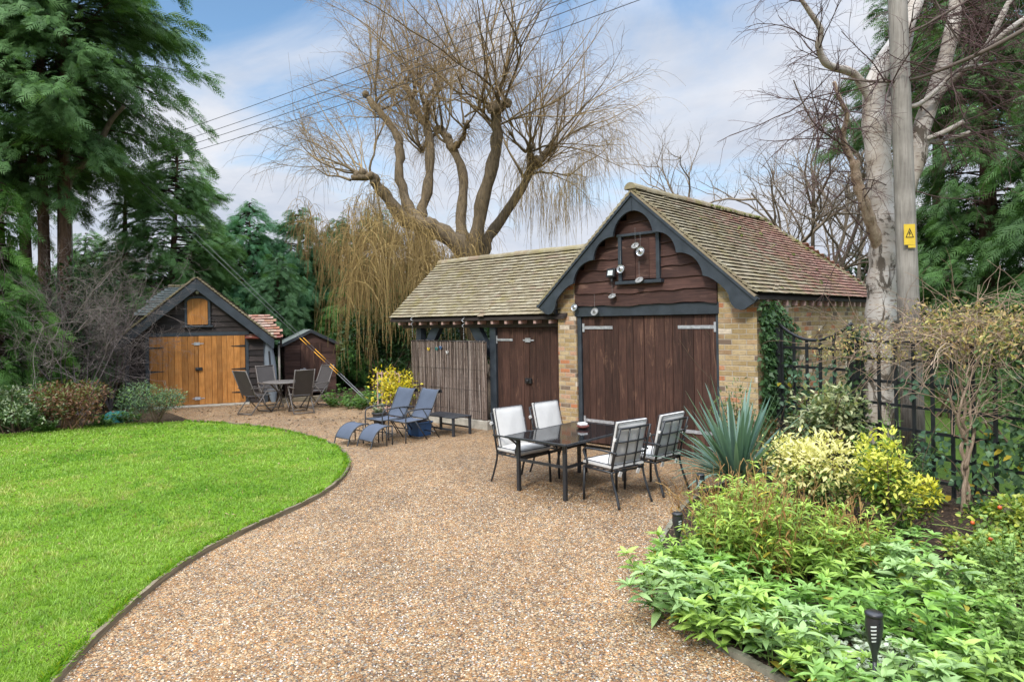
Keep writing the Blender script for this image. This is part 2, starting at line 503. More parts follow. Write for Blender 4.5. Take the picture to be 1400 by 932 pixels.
def gravel_mat():
    m, k = newmat('gravel')
    co = obj_co(k)
    warp = k.n('ShaderNodeTexNoise', {'Vector': co, 'Scale': 55.0, 'Detail': 2.0}).outputs[1]
    cw = k.n('ShaderNodeVectorMath', {0: co, 1: k.n('ShaderNodeVectorMath', {0: warp, 1: (.012, .012, 0)}, operation='MULTIPLY').outputs[0]}, operation='ADD').outputs[0]
    vo = k.n('ShaderNodeTexVoronoi', {'Vector': cw, 'Scale': 74.0, 'Randomness': 1.0}, voronoi_dimensions='2D')
    cell = k.n('ShaderNodeSeparateColor', {0: vo.outputs['Color']})
    pal = [(0, (.36, .21, .11)), (.17, (.46, .29, .155)), (.34, (.53, .37, .225)), (.48, (.42, .20, .075)), (.60, (.29, .16, .085)), (.70, (.58, .46, .33)), (.78, (.25, .20, .17)), (.86, (.13, .10, .085)), (.92, (.42, .39, .36)), (.97, (.62, .53, .42))]
    c = k.ramp(cell.outputs[0], pal, 'CONSTANT')
    c = k.mix(k.n('ShaderNodeMapRange', {0: vo.outputs['Distance'], 1: .42, 2: .75, 3: 0, 4: .85}).outputs[0], c, (.06, .045, .035))
    pn = k.noise(co, .55, 6, .65)
    c = k.mix(1.0, c, k.ramp(pn, [(.3, (.67, .70, .67)), (.7, (1.08, 1.10, 1.01))]), 'MULTIPLY')
    trk = k.noise(k.mapping(co, (2.2, .35, 1), rot=(0, 0, -.25)), 1.0, 5, .6)
    c = k.mix(1.0, c, k.ramp(trk, [(.32, (.84, .82, .80)), (.6, (1.0, 1.0, 1.0))]), 'MULTIPLY')
    pn2 = k.noise(k.mapping(co, (1, 1, 1), (9, 4, 0)), 1.6, 5, .65)
    c = k.mix(k.n('ShaderNodeMapRange', {0: pn2, 1: .52, 2: .72, 3: 0, 4: .22}).outputs[0], c, (.42, .24, .10))
    c = k.mix(1.0, c, k.ramp(k.noise(co, 190, 3, .7), [(.3, .78), (.7, 1.2)]), 'MULTIPLY')
    v2 = k.n('ShaderNodeTexVoronoi', {'Vector': cw, 'Scale': 24.0}, voronoi_dimensions='2D')
    c = k.mix(1.0, c, k.ramp(k.n('ShaderNodeSeparateColor', {0: v2.outputs['Color']}).outputs[1], [(0, (.70, .68, .67)), (.25, (.92, .90, .88)), (.6, (1.02, 1.0, .98)), (1, (1.20, 1.16, 1.08))]), 'MULTIPLY')
    c = k.mix(1.0, c, k.ramp(k.noise(co, 9, 4, .7), [(.3, (.84, .84, .85)), (.7, (1.14, 1.13, 1.1))]), 'MULTIPLY')
    h = k.math('MULTIPLY', k.math('SUBTRACT', .8, vo.outputs['Distance']), k.n('ShaderNodeMapRange', {0: cell.outputs[1], 3: .5, 4: 1.2}).outputs[0])
    out(k, bsdf(k, c, k.n('ShaderNodeMapRange', {0: cell.outputs[2], 3: .5, 4: .85}).outputs[0], h, .9, .012, **{'Specular IOR Level': .3}))
    return m
def soil_mat(name, a, b, chips=True):
    m, k = newmat(name)
    co = obj_co(k)
    n = k.noise(co, 9, 9, .72)
    c = k.ramp(n, [(.3, a), (.7, b)])
    if chips:
        vo = k.n('ShaderNodeTexVoronoi', {'Vector': k.mapping(co, (1, 1.8, 1), rot=(0, 0, .6)), 'Scale': 26.0})
        ce = k.n('ShaderNodeSeparateColor', {0: vo.outputs['Color']})
        mk = k.math('MULTIPLY', k.math('GREATER_THAN', ce.outputs[0], .74), k.math('LESS_THAN', vo.outputs['Distance'], .33))
        c = k.mix(mk, c, k.ramp(ce.outputs[1], [(0, (.10, .065, .04)), (.6, (.21, .14, .085)), (1, (.34, .25, .16))]))
    out(k, bsdf(k, c, .95, k.noise(co, 30, 8, .75), 1.0, .04, **{'Specular IOR Level': .15}))
    return m
def turf_mat(name, cols):
    m, k = newmat(name)
    co = obj_co(k)
    n = k.noise(co, 1.1, 5, .6)
    c = k.ramp(n, [(.3, cols[0]), (.55, cols[1]), (.75, cols[2])])
    f = k.noise(k.mapping(co, (1, .6, 1)), 120, 4, .7)
    c = k.mix(1.0, c, k.ramp(f, [(.3, .45), (.7, 1.3)]), 'MULTIPLY')
    out(k, bsdf(k, c, .9, f, .8, .03, **{'Specular IOR Level': .1}))
    return m
def birch_mat():
    m, k = newmat('birch_bark')
    co = obj_co(k)
    c = k.ramp(k.noise(co, 2.2, 6, .6), [(.3, (.27, .22, .165)), (.5, (.41, .365, .31)), (.7, (.52, .49, .445))])
    lent = k.noise(k.mapping(co, (7, 7, 34)), 1.0, 3, .6)
    c = k.mix(k.n('ShaderNodeMapRange', {0: lent, 1: .57, 2: .66, 3: 0, 4: .85}).outputs[0], c, (.16, .11, .08))
    pat = k.noise(k.mapping(co, (3.0, 3.0, 1.7)), 1.0, 8, .72, 1.0)
    zz = k.n('ShaderNodeSeparateXYZ', {0: co}).outputs[2]
    low = k.n('ShaderNodeMapRange', {0: zz, 1: .5, 2: 5.0, 3: .10, 4: -.01}).outputs[0]
    c = k.mix(k.n('ShaderNodeMapRange', {0: k.math('ADD', pat, low), 1: .565, 2: .62, 3: 0, 4: .92}).outputs[0], c, (.07, .055, .04))
    out(k, bsdf(k, c, .8, pat, .5, .02, **{'Specular IOR Level': .2}))
    return m
def bark_mat(name, a, b, stretch=(6, 6, 1.1)):
    m, k = newmat(name)
    co = obj_co(k)
    n = k.noise(k.mapping(co, stretch), 2.4, 8, .7, .5)
    out(k, bsdf(k, k.ramp(n, [(.3, a), (.7, b)]), .9, n, .9, .05, **{'Specular IOR Level': .15}))
    return m
def reed_mat():
    m, k = newmat('brushwood')
    a = k.n('ShaderNodeSeparateColor', {0: attr(k).outputs[0]})
    uv = uv_co(k)
    c = k.ramp(a.outputs[0], [(0, (.030, .020, .016)), (.35, (.11, .075, .058)), (.7, (.22, .165, .13)), (1, (.40, .33, .28))])
    n = k.noise(k.mapping(uv, (120, 14, 1)), 1.0, 5, .75)
    c = k.mix(1.0, c, k.ramp(n, [(.3, .4), (.7, 1.6)]), 'MULTIPLY')
    out(k, bsdf(k, c, .9, n, .5, .005))
    return m
def mesh_fabric(name, col):
    m, k = newmat(name)
    uv = uv_co(k)
    wv = k.noise(k.mapping(uv, (240, 240, 1)), 1.0, 2, .6)
    c = k.mix(1.0, col, k.ramp(wv, [(.3, .7), (.7, 1.25)]), 'MULTIPLY')
    c = k.mix(1.0, c, k.ramp(k.noise(uv, 4, 4), [(.3, .85), (.7, 1.12)]), 'MULTIPLY')
    out(k, bsdf(k, c, .75, wv, .3, .002))
    return m
def glass_mat():
    m, k = newmat('smoked_glass')
    p = k.n('ShaderNodeBsdfPrincipled', {'Base Color': (.012, .014, .016), 'Roughness': .045, 'IOR': 1.75, 'Specular IOR Level': .75,
        'Normal': k.n('ShaderNodeBump', {'Height': k.noise(obj_co(k), 14, 4, .6), 'Strength': .035, 'Distance': .01}).outputs[0]}).outputs[0]
    tr = k.n('ShaderNodeBsdfTransparent', {0: (.45, .48, .5)}).outputs[0]
    out(k, k.n('ShaderNodeMixShader', {0: .25, 1: p, 2: tr}).outputs[0])
    return m

M = dict(
    brick=brick_mat(), tile=tile_mat('roof_tile'), tile_red=tile_mat('roof_tile_red', .72),
    old_tile=tile_mat('old_tile'), pink_tile=tile_mat('pink_tile', 0, [(0, (.33, .12, .075)), (.3, (.40, .27, .21)), (.5, (.36, .17, .12)), (.75, (.46, .35, .29)), (1, (.30, .20, .16))]),
    barn_board=wood('barn_board', (.054, .0255, .0175), (.026, .0125, .009), (.095, .048, .034), 'v', .7, .9, (.25, .135, .085)),
    barn_waney=wood('barn_waney', (.060, .028, .021), (.028, .014, .011), (.098, .050, .038), 'u', .7, .8, (.27, .16, .12)),
    black_board=wood('black_board', (.034, .026, .023), (.017, .013, .011), (.062, .047, .042), 'u', .7, .25, (.09, .06, .045), tones=(.5, 1.55)),
    oak=wood('oak', (.42, .175, .042), (.30, .115, .025), (.52, .25, .075), 'v', .55, .35, (.60, .38, .20)),
    brown_shed=wood('brown_shed', (.085, .046, .036), (.05, .027, .022), (.115, .066, .052), 'u', .75, .2, tones=(.6, 1.4)),
    blue_black=plain('blue_black_paint', (.030, .038, .047), .5, .3, 5, .25),
    edge_stone=plain('edge_stone', (.17, .16, .115), .9, .45, 9, .5), moss=plain('moss', (.10, .115, .02), .95, .4, 30, 1.0), concrete=plain('concrete', (.36, .33, .27), .9, .3, 6, .4),
    felt=plain('roof_felt', (.16, .185, .17), .9, .2, 4, .4),
    steel=plain('black_steel', (.022, .024, .027), .38, .2, 12, .1),
    grey_steel=plain('grey_frame', (.035, .039, .045), .4, .2, 12, .1),
    zinc=plain('zinc_hinge', (.42, .42, .43), .55, .25, 20, .2, Metallic=.5),
    iron=plain('black_iron', (.015, .014, .014), .5, .2, 20, .2),
    cushion=plain('cream_cushion', (.54, .528, .50), .9, .07, 5, .25),
    piping=plain('dark_piping', (.03, .03, .035), .8, .1),
    sling=mesh_fabric('sling_blue', (.070, .088, .125)),
    taupe=mesh_fabric('sling_taupe', (.052, .045, .042)),
    alu=plain('taupe_frame', (.115, .10, .088), .5, .15, 10, .1),
    smoked=glass_mat(), reed=reed_mat(),
    gravel=gravel_mat(), soil=soil_mat('bed_soil', (.022, .015, .011), (.085, .058, .042)),
    dirt=soil_mat('woodland_soil', (.030, .022, .014), (.10, .072, .046)),
    turf=turf_mat('turf', [(.13, .255, .018), (.18, .33, .024), (.23, .33, .045)]),
    rough_grass=turf_mat('rough_grass', [(.065, .115, .022), (.095, .165, .028), (.11, .14, .04)]),
    edge_wood=wood('edge_wood', (.16, .13, .085), (.08, .065, .045), (.24, .20, .13), 'u', .9, .3, (.13, .15, .05)),
    leaf=leafmat('leaf'), needle=leafmat('needle', .30, .55, .25), grass=leafmat('grass_blade', .35, .5, .25), twig=twigmat('twig'),
    birch=birch_mat(), willow=bark_mat('willow_bark', (.075, .057, .038), (.27, .205, .125)),
    cypress_bark=bark_mat('cypress_bark', (.055, .032, .022), (.17, .105, .072)),
    grey_bark=bark_mat('grey_bark', (.08, .065, .05), (.24, .20, .155)),
    limb_bark=bark_mat('limb_bark', (.17, .105, .06), (.52, .41, .30), (5, 5, 3)), foot=bark_mat('pole_foot', (.10, .085, .07), (.27, .24, .20), (20, 20, 1)),
    vine_bark=bark_mat('vine_bark', (.22, .155, .10), (.54, .41, .30), (18, 18, 3)),
    pole=wood('pole_wood', (.34, .31, .265), (.22, .195, .165), (.43, .40, .35), 'v', .85, .3, (.5, .47, .42)),
    trellis=plain('trellis_black', (.014, .015, .017), .55, .25, 8, .2),
    yellow=plain('yellow_plate', (.66, .46, .035), .5, .1), black=plain('black_print', (.01, .01, .01), .6, .1),
    yellow_sleeve=plain('yellow_sleeve', (.75, .36, .02), .5, .1), cable=plain('cable', (.05, .05, .055), .5, .1),
    stay=plain('stay_wire', (.20, .205, .21), .5, .1, 9, .1, Metallic=.4),
    white=plain('white_plastic', (.78, .78, .76), .45, .05), lamp_glass=plain('lamp_glass', (.55, .58, .56), .25, .08),
    silver=plain('silver_disc', (.46, .47, .47), .22, .12, 30, .1, Metallic=.7), clear=plain('clear_plastic', (.25, .25, .24), .2, .2, 30, .1),
    hull=plain('grey_hull', (.15, .175, .20), .5, .12, 3, .1), teal=plain('teal_net', (.02, .17, .15), .7, .35, 14, .6),
    blue=plain('blue_pot', (.045, .12, .27), .4, .15), dark_pot=plain('dark_pot', (.03, .03, .035), .5, .2), terracotta=plain('clay', (.20, .06, .045), .5, .15),
    pink=plain('pallet_wood', (.42, .27, .23), .8, .3), hip=plain('rose_hip', (.55, .10, .02), .35, .2), torch=plain('torch_plastic', (.020, .021, .024), .35, .2, 20, .1),
)
# ------------------------------------------------------------------ the ground
random.seed(4)
rng = np.random.default_rng(7)
def sheet(name, pts, z, m, kind='structure'):
    mb = MB()
    mb.add([(p[0], p[1], z) for p in pts], [tuple(range(len(pts)))])
    return tag(mb.build(name, m), None, None, None, kind)
sheet('ground', [(-200, -60), (200, -60), (200, 340), (-200, 340)], 0.0, M['dirt'])
sheet('neighbour_grass', [tuple(B(6.6, 0.2)[:2]), tuple(B(4.0, 1.6)[:2]), (6.2, 20), (30, 26), (34, 2), (9, 1)], 0.004, M['rough_grass'])
gravel_pts = [(-14, -8), (4.2, -8), (4.2, 2.0), (3.2, 9.2)] + [tuple(B(a, b)[:2]) for a, b in ((3.1, .2), (-.5, .5), (-4.9, .5), (-6.0, 1.0))] + \
    [tuple(G(x, y)[:2]) for x, y in ((500, 553), (470, 548), (430, 550), (400, 549), (366, 548), (200, 561))] + [(-11.4, 16.9), (-14, 14)]
sheet('gravel_drive', gravel_pts, 0.006, M['gravel'])

edge_px = [(20, 1000), (80, 932), (115, 893), (150, 858), (190, 822), (232, 788), (280, 757), (330, 731), (375, 710), (420, 689), (450, 671), (468, 655),
           (477, 640), (475, 627), (462, 614), (437, 603), (400, 593), (350, 584.5), (300, 580), (255, 578)]
edge = smooth_line([G(x, y)[:2] for x, y in edge_px], 5)
lawn_pts = [tuple(p) for p in edge] + [tuple(G(x, y)[:2]) for x, y in ((180, 580), (100, 585), (0, 596))] + [(-19, 11.8), (-19, 1.0), (-3.3, 1.0)]
sheet('lawn', lawn_pts, 0.035, M['turf'])

def in_poly(P, poly):
    x, y = P[:, 0], P[:, 1]
    r = np.zeros(len(P), bool)
    q = np.asarray(poly)
    for (x0, y0), (x1, y1) in zip(q, np.roll(q, -1, 0)):
        c = ((y0 > y) != (y1 > y)) & (x < (x1 - x0) * (y - y0) / (y1 - y0 + 1e-12) + x0)
        r ^= c
    return r
def hash_noise(P, s, seed=0):
    """smooth value noise, for patchy tones"""
    rg = np.random.default_rng(seed)
    T = rg.random((64, 64))
    q = np.asarray(P)[:, :2] * s
    i = np.floor(q).astype(int); f = q - i; f = f * f * (3 - 2 * f)
    g = lambda a, b: T[a % 64, b % 64]
    return (g(i[:, 0], i[:, 1]) * (1 - f[:, 0]) + g(i[:, 0] + 1, i[:, 1]) * f[:, 0]) * (1 - f[:, 1]) + (g(i[:, 0], i[:, 1] + 1) * (1 - f[:, 0]) + g(i[:, 0] + 1, i[:, 1] + 1) * f[:, 0]) * f[:, 1]

def lawn_blades():
    vb = VB()
    lp = np.array(lawn_pts)
    for r0, r1, dens, wd, hh in ((2.5, 5.2, 8200, .0036, .034), (5.2, 7.5, 4600, .0048, .034), (7.5, 10.5, 2400, .0065, .034), (10.5, 14, 1300, .009, .034), (14, 21, 520, .014, .034)):
        n = int(dens * PI * (r1 * r1 - r0 * r0) * (75 / 360))
        r = np.sqrt(rng.uniform(r0 * r0, r1 * r1, n)); a = np.radians(rng.uniform(88, 163, n))
        P = np.stack([r * np.cos(a), r * np.sin(a)], 1)
        P = P[in_poly(P, lp)]
        px = P[:, 0] / P[:, 1]
        P = P[px > -.95]
        n = len(P)
        t = hash_noise(P, .8, 3) * .34 + hash_noise(P, 2.3, 5) * .22 + hash_noise(P, 7.1, 6) * .20 + hash_noise(P, 19, 7) * .14 + rng.random(n) * .10
        u = np.clip((t - .32) * 3.0, 0, 1)[:, None]
        c = (1 - u) * np.array([.135, .285, .028]) + u * np.array([.335, .485, .095])
        yl = (hash_noise(P, 1.7, 9) * .6 + hash_noise(P, 6, 11) * .4)
        k = np.clip((yl - .58) * 4, 0, 1)[:, None] * .65
        c = c * (1 - k) + np.array([.52, .50, .16]) * k
        dry = rng.random(n) < .035
        c[dry] = [.30, .24, .10]
        c *= rng.uniform(.7, 1.25, (n, 1))
        bald = (hash_noise(P, 5.5, 21) * .5 + hash_noise(P, 14, 22) * .5) > .70
        de = np.min(np.hypot(P[:, None, 0] - edge[None, ::3, 0], P[:, None, 1] - edge[None, ::3, 1]), 1)
        bald |= (hash_noise(P, 9, 31) + .30 * np.clip(1 - de / .7, 0, 1) > .93)
        bk = bald & (rng.random(n) < .7)
        c[bk] = np.array([.20, .155, .085]) * rng.uniform(.5, 1.3, (bk.sum(), 1))
        h = hh * rng.uniform(.55, 1.35, n) * np.where(bald, .35, 1)
        az = rng.uniform(0, 2 * PI, n); lean = rng.uniform(0, .75, n)
        s = np.stack([np.cos(az), np.sin(az), 0 * az], 1)
        la = az + rng.uniform(-1.6, 1.6, n)
        tip = np.stack([np.cos(la) * lean * h, np.sin(la) * lean * h, h], 1)
        b = np.concatenate([P, np.full((n, 1), .033)], 1)
        wv = (wd * rng.uniform(.7, 1.3, n))[:, None] * s
        V = np.stack([b - wv, b + wv, b + tip * .55 + wv * .7 , b + tip + np.stack([np.cos(la), np.sin(la), 0 * la], 1) * (h * .25)[:, None]], 1).reshape(-1, 3)
        o = np.arange(n) * 4
        F = np.concatenate([np.stack([o, o + 1, o + 2], 1), np.stack([o, o + 2, o + 3], 1)])
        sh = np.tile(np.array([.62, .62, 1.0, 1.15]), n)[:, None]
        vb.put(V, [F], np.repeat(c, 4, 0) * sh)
    tag(vb.build('lawn_grass', M['grass']), None, None, None, 'stuff')
lawn_blades()
def edge_tufts():
    vb = VB()
    n = 9000
    i = rng.integers(0, len(edge) - 1, n); f = rng.random((n, 1))
    P = edge[i] * (1 - f) + edge[i + 1] * f
    d = unit(edge[i + 1] - edge[i]); nr = np.stack([-d[:, 1], d[:, 0]], 1)
    keep = hash_noise(P, 4.5, 51) * .6 + hash_noise(P, 17, 52) * .4 > .46
    P, nr = P[keep], nr[keep]; n = len(P)
    P = P + nr * rng.uniform(.012, .07, (n, 1))
    h = rng.uniform(.03, .075, n)
    D = np.concatenate([-nr * rng.uniform(-.3, 1.1, (n, 1)), np.ones((n, 1))], 1) + rng.normal(0, .3, (n, 3))
    Q = paths_(np.concatenate([P, np.full((n, 1), .035)], 1), D, h)
    w = .004 * (np.linalg.norm(P, axis=1) / 5)[:, None]
    a = rng.uniform(0, 6.28, n); s_ = np.stack([np.cos(a), np.sin(a), 0 * a], 1) * w
    V = np.stack([Q[:, 0] - s_, Q[:, 0] + s_, Q[:, 1] + s_ * .6, Q[:, 2]], 1).reshape(-1, 3)
    o = np.arange(n) * 4
    c = np.array([.14, .29, .02]) * rng.uniform(.6, 1.3, (n, 1)) + np.array([.12, .08, .0]) * (rng.random((n, 1)) < .2)
    vb.put(V, [np.stack([o, o + 1, o + 2], 1), np.stack([o, o + 2, o + 3], 1)], np.repeat(c, 4, 0))
    tag(vb.build('edge_grass', M['grass']), None, None, None, 'stuff')
def paths_(S, D, h):
    D = unit(D)
    m = S + D * (h * .55)[:, None]
    return np.stack([S, m, m + unit(D * np.array([1.5, 1.5, .5])) * (h * .5)[:, None]], 1)
edge_tufts()

def edging(name, line, h, t, m, label, seglen=26):
    """boards set on edge along a line; joints between lengths"""
    mb = MB()
    P = np.asarray(line)
    d = np.gradient(P, axis=0); d /= np.linalg.norm(d, axis=1)[:, None]
    nrm = np.stack([-d[:, 1], d[:, 0]], 1)
    i = 0
    while i < len(P) - 1:
        j = min(i + seglen, len(P) - 1)
        hz = h * random.uniform(.93, 1.06)
        rows = []
        for k in range(i, j + 1):
            a, b = P[k] + nrm[k] * t / 2, P[k] - nrm[k] * t / 2
            z = hz + .004 * math.sin(k * 1.7)
            rows.append([(a[0], a[1], -.02), (a[0], a[1], z), (b[0], b[1], z), (b[0], b[1], -.02)])
        mb.grid(rows, None, False)
        mb.add(rows[0] + rows[-1], [(0, 1, 2, 3), (7, 6, 5, 4)])
        i = j
    o = mb.build(name, m)
    return tag(o, label, 'edging')
edging('lawn_edging', edge, .062, .035, M['edge_wood'], 'weathered timber edging board curving between lawn and gravel')

bed_edge = smooth_line([tuple(q[:2]) for q in (B(3.26, -.35), B(3.2, -1.3), G(940, 690), G(922, 714), G(906, 738), G(897, 765), G(903, 800), G(930, 840), G(975, 880), G(1030, 912), G(1085, 942), G(1150, 985))], 6)
bed_pts = [tuple(p) for p in bed_edge] + [(3.2, 1.6), (7.5, 2.2), (7.4, 4.8)] + [tuple(B(a, b)[:2]) for a, b in ((6.4, -.9), (3.5, .42), (3.26, .40))]
sheet('flower_bed', bed_pts, 0.034, M['soil'])
edging('bed_edging', bed_edge, .045, .05, M['edge_stone'], 'grey stone edging curving round the planted bed beside gravel', 5)

# far bank of lower ground cover on the left, by the shed
left_bed = [tuple(G(x, y)[:2]) for x, y in ((262, 576), (180, 582), (100, 587), (0, 598))] + [(-15.5, 12.0), (-16, 18.5), (-10.4, 17.6), (-9.9, 17.7), tuple(G(235, 566)[:2])]
sheet('shrub_border', left_bed, 0.02, M['dirt'])

# ------------------------------------------------------------------ roofs of real tiles
def tiles(mb, o, ax, up, L, S, keep=None, gauge=.1, w=.165, sag=0.0, jit=1.0):
    o, ax, up = Vector(o), Vector(ax).normalized(), Vector(up).normalized()
    nr = ax.cross(up)
    if nr.z < 0: nr = -nr
    for r in range(int(S / gauge) + 1):
        t = r * gauge
        for c in range(-1, int(L / w) + 1):
            s = (c + .5 * (r % 2)) * w
            a, b = max(s, 0) + .0025, min(s + w, L) - .0025
            if b - a < .03: continue
            if keep and not keep((a + b) / 2, t): continue
            t0 = t - .012 + random.uniform(-.0025, .0025) * jit
            if random.random() < .012: t0 -= random.uniform(.012, .035)
            t1 = min(t + .15, S)
            if t1 - t0 < .03: continue
            h0 = .042 + random.uniform(-.003, .004) * jit
            tl = random.uniform(-.002, .002) * jit
            d = -sag * math.sin(PI * min(max(s / L, 0), 1)) * math.sin(PI * min(t / S, 1))
            p = []
            for (ss, tt, h) in ((a, t0, h0 + tl), (b, t0, h0 - tl), (b, t1, .004), (a, t1, .004)):
                for th in (0, .021):
                    p.append(o + ax * ss + up * tt + nr * (h + th + d - .014))
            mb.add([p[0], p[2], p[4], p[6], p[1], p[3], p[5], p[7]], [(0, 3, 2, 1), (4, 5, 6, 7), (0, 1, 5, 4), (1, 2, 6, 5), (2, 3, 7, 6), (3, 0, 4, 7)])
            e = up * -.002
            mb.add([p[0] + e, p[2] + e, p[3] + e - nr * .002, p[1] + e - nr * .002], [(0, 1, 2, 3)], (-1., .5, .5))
def ridge_tiles(mb, p, q, r=.11, step=.33, n=8, lift=0.0):
    p, q = Vector(p), Vector(q)
    L = (q - p).length
    d = (q - p).normalized()
    s = d.cross(Vector((0, 0, 1))).normalized()
    u = s.cross(d)
    k = max(1, int(L / step))
    for i in range(k):
        a, b = p + d * (L * i / k), p + d * (L * (i + 1) / k + .02)
        rr = r * random.uniform(.96, 1.06)
        off = u * random.uniform(-.008, .012)
        vs = []
        for e, f in ((a, 1.04), (b, .97)):
            for j in range(n + 1):
                an = PI * j / n
                vs.append(e + off + s * (math.cos(an) * rr * f) + u * ((math.sin(an) * rr - .03) * f + lift))
        fs = [(j, j + 1, n + 2 + j, n + 1 + j) for j in range(n)]
        fs += [tuple(range(n, -1, -1)), tuple(range(n + 1, 2 * n + 2))]
        mb.add(vs, fs)
def planks(mb, a, b, z0, z1, y, t=.03, w=.15, ragged=0.0):
    """upright boards between a and b"""
    x = a
    while x < b - .02:
        ww = min(w * random.uniform(.8, 1.25), b - x)
        if b - x - ww < .05: ww = b - x
        yy = y + random.uniform(-.003, .003)
        mb.span((x + .0025, yy - t / 2, z0 + random.uniform(0, ragged)), (x + ww - .0025, yy + t / 2, z1))
        x += ww
def waney(mb, z0, z1, y, lim, h=.17, wave=.02, n=26, t=.022):
    """overlapping horizontal boards with a wavy lower edge; lim(z) gives the ends"""
    z = z0
    while z < z1:
        zt = min(z + h * random.uniform(.9, 1.15), z1)
        lo, hi = lim(zt)
        if hi - lo < .1: break
        ph, am = random.uniform(0, 9), wave * random.uniform(.4, 1.3)
        rows = [[], [], [], []]
        for i in range(n + 1):
            x = lo + (hi - lo) * i / n
            zb = z - .02 + am * (math.sin(x * 3.1 + ph) + .6 * math.sin(x * 7.7 + ph * 2) + .35 * math.sin(x * 17 + ph * 3))
            rows[0].append((x, y + .01, zt + .03)); rows[1].append((x, y - .006, zt + .03))
            rows[2].append((x, y - .040, zb)); rows[3].append((x, y + .01, zb))
        mb.grid(rows, None, False)
        z = zt

# ------------------------------------------------------------------ the brick garage
AZ, EZ, VL, VR, AU, HV, RV, CO = 4.30, 2.52, -.70, 3.27, 1.25, 4.95, 6.3, .21
SL = (AZ - EZ) / (VR - AU)
def roof_z(uu): return AZ - SL * abs(uu - AU)
garage = thing('brick_garage', 'yellow brick garage with brown double doors and scalloped black bargeboards', 'garage', BO, BYAW)
mb = MB()
zi, zo = roof_z(2.60) - .1, roof_z(3.19) - .1
mb.prism([(2.60, 0, 0), (3.19, 0, 0), (3.19, 0, zo), (2.60, 0, zi)], (0, .34, 0))
mb.prism([(-.49, 0, 0), (-.08, 0, 0), (-.08, 0, roof_z(-.08) - .1), (-.49, 0, roof_z(-.49) - .1)], (0, .34, 0))
mb.span((2.90, .342, 0), (3.187, 6.0, zo)); mb.span((-.487, .342, 0), (-.2, 6.0, zo)); mb.span((-.2, 5.75, 0), (2.90, 6.0, zo))
mb.build('brick_wall', M['brick'], garage)
mb = MB(); mb.span((-.1, -.004, 2.245), (2.615, .16, 2.43)); mb.build('lintel', M['blue_black'], garage, .008)
for x0, x1 in ((-.078, .005), (2.545, 2.598)):
    mb = MB(); mb.span((x0, .03, 0), (x1, .16, 2.243)); mb.build('door_post', M['blue_black'], garage, .006)
mb = MB(); mb.span((-.2, .3, .02), (2.6, .33, 2.9)); mb.build('backing_board', M['black'], garage)
for (a, b, hx0, hx1) in ((.012, 1.27, .05, .66), (1.278, 2.538, 1.90, 2.53)):
    mb = MB(); planks(mb, a, b, .03, 2.235, .075, .035, .165, .012)
    d = mb.build('door', M['barn_board'], garage, .004)
    for zz in (2.05, .42):
        mb = MB(); mb.span((hx0, .046, zz - .026), (hx1, .056, zz + .026))
        ex = hx0 if a < 1 else hx1
        mb.span((ex - .022, .038, zz - .075), (ex + .022, .0475, zz + .075))
        for q in range(4): mb.lathe([(.001, .012), (.009, .009), (.011, 0)], 8, (hx0 + .07 + q * .16, .046, zz), None, Matrix.Rotation(R(90), 3, 'X'))
        mb.build('hinge', M['zinc'], d)
mb = MB()
waney(mb, 2.445, 4.1, .0, lambda z: (max(-.078, AU - (AZ - z) / SL + .12), min(2.598, AU + (AZ - z) / SL - .12)), .185, .014)
mb.build('gable_cladding', M['barn_waney'], garage)
# hatch
mb = MB(); planks(mb, .95, 1.60, 2.84, 3.50, -.045, .03, .22); h = mb.build('hatch', M['barn_waney'], garage, .004)
mb = MB()
mb.span((.885, -.085, 2.82), (.948, -.02, 3.555)); mb.span((1.602, -.085, 2.82), (1.665, -.02, 3.555)); mb.span((.86, -.088, 3.557), (1.69, -.02, 3.60)); mb.span((.84, -.12, 2.765), (1.71, -.02, 2.817))
mb.build('frame', M['blue_black'], h, .005)
# bargeboards: straight outside, scalloped inside
def barge(side):
    L = math.hypot(VR - AU, AZ - EZ)
    dx, dzz = side * (VR - AU) / L, -(AZ - EZ) / L
    nx, nz = (-side) * (AZ - EZ) / L, -(VR - AU) / L
    pt = lambda s, o: (AU + dx * s * L + nx * o, AZ - .05 + dzz * s * L + nz * o)
    prof = [(.0, .0)]
    inner = []
    cusps = [(.085, .20), (.275, .262), (.475, .262), (.69, .26)]
    for (a, oa), (b, ob) in zip(cusps[:-1], cusps[1:]):
        for q in range(9):
            f = q / 9
            inner.append((a + (b - a) * f, oa + (ob - oa) * f - .115 * math.sin(PI * f) ** .8 * (1 if a > .1 else .75)))
    inner += [(.69, .26), (.715, .225), (.755, .20), (.80, .195), (.845, .20), (.875, .225), (.895, .27), (.92, .30), (.95, .31), (.978, .28), (.992, .23), (1.0, .15), (1.01, .07), (1.015, .0)]
    poly = [pt(*p) for p in inner] + [pt(0, 0), (AU, AZ - .05 - .30)]
    return [(x, -CO, z) for x, z in poly]
for sd_ in (-1, 1):
    mb = MB(); mb.prism(barge(sd_), (0, .04, 0))
    L = math.hypot(VR - AU, AZ - EZ)
    b = mb.build('bargeboard', M['blue_black'], garage, .006)
    mb = MB()
    mb.bar((AU, -CO - .012, AZ - .075), (AU + sd_ * (VR - AU) * 1.01, -CO - .012, EZ - .075 - .01), .03, .055, (0, 0, 1))
    mb.build('moulding', M['blue_black'], b)
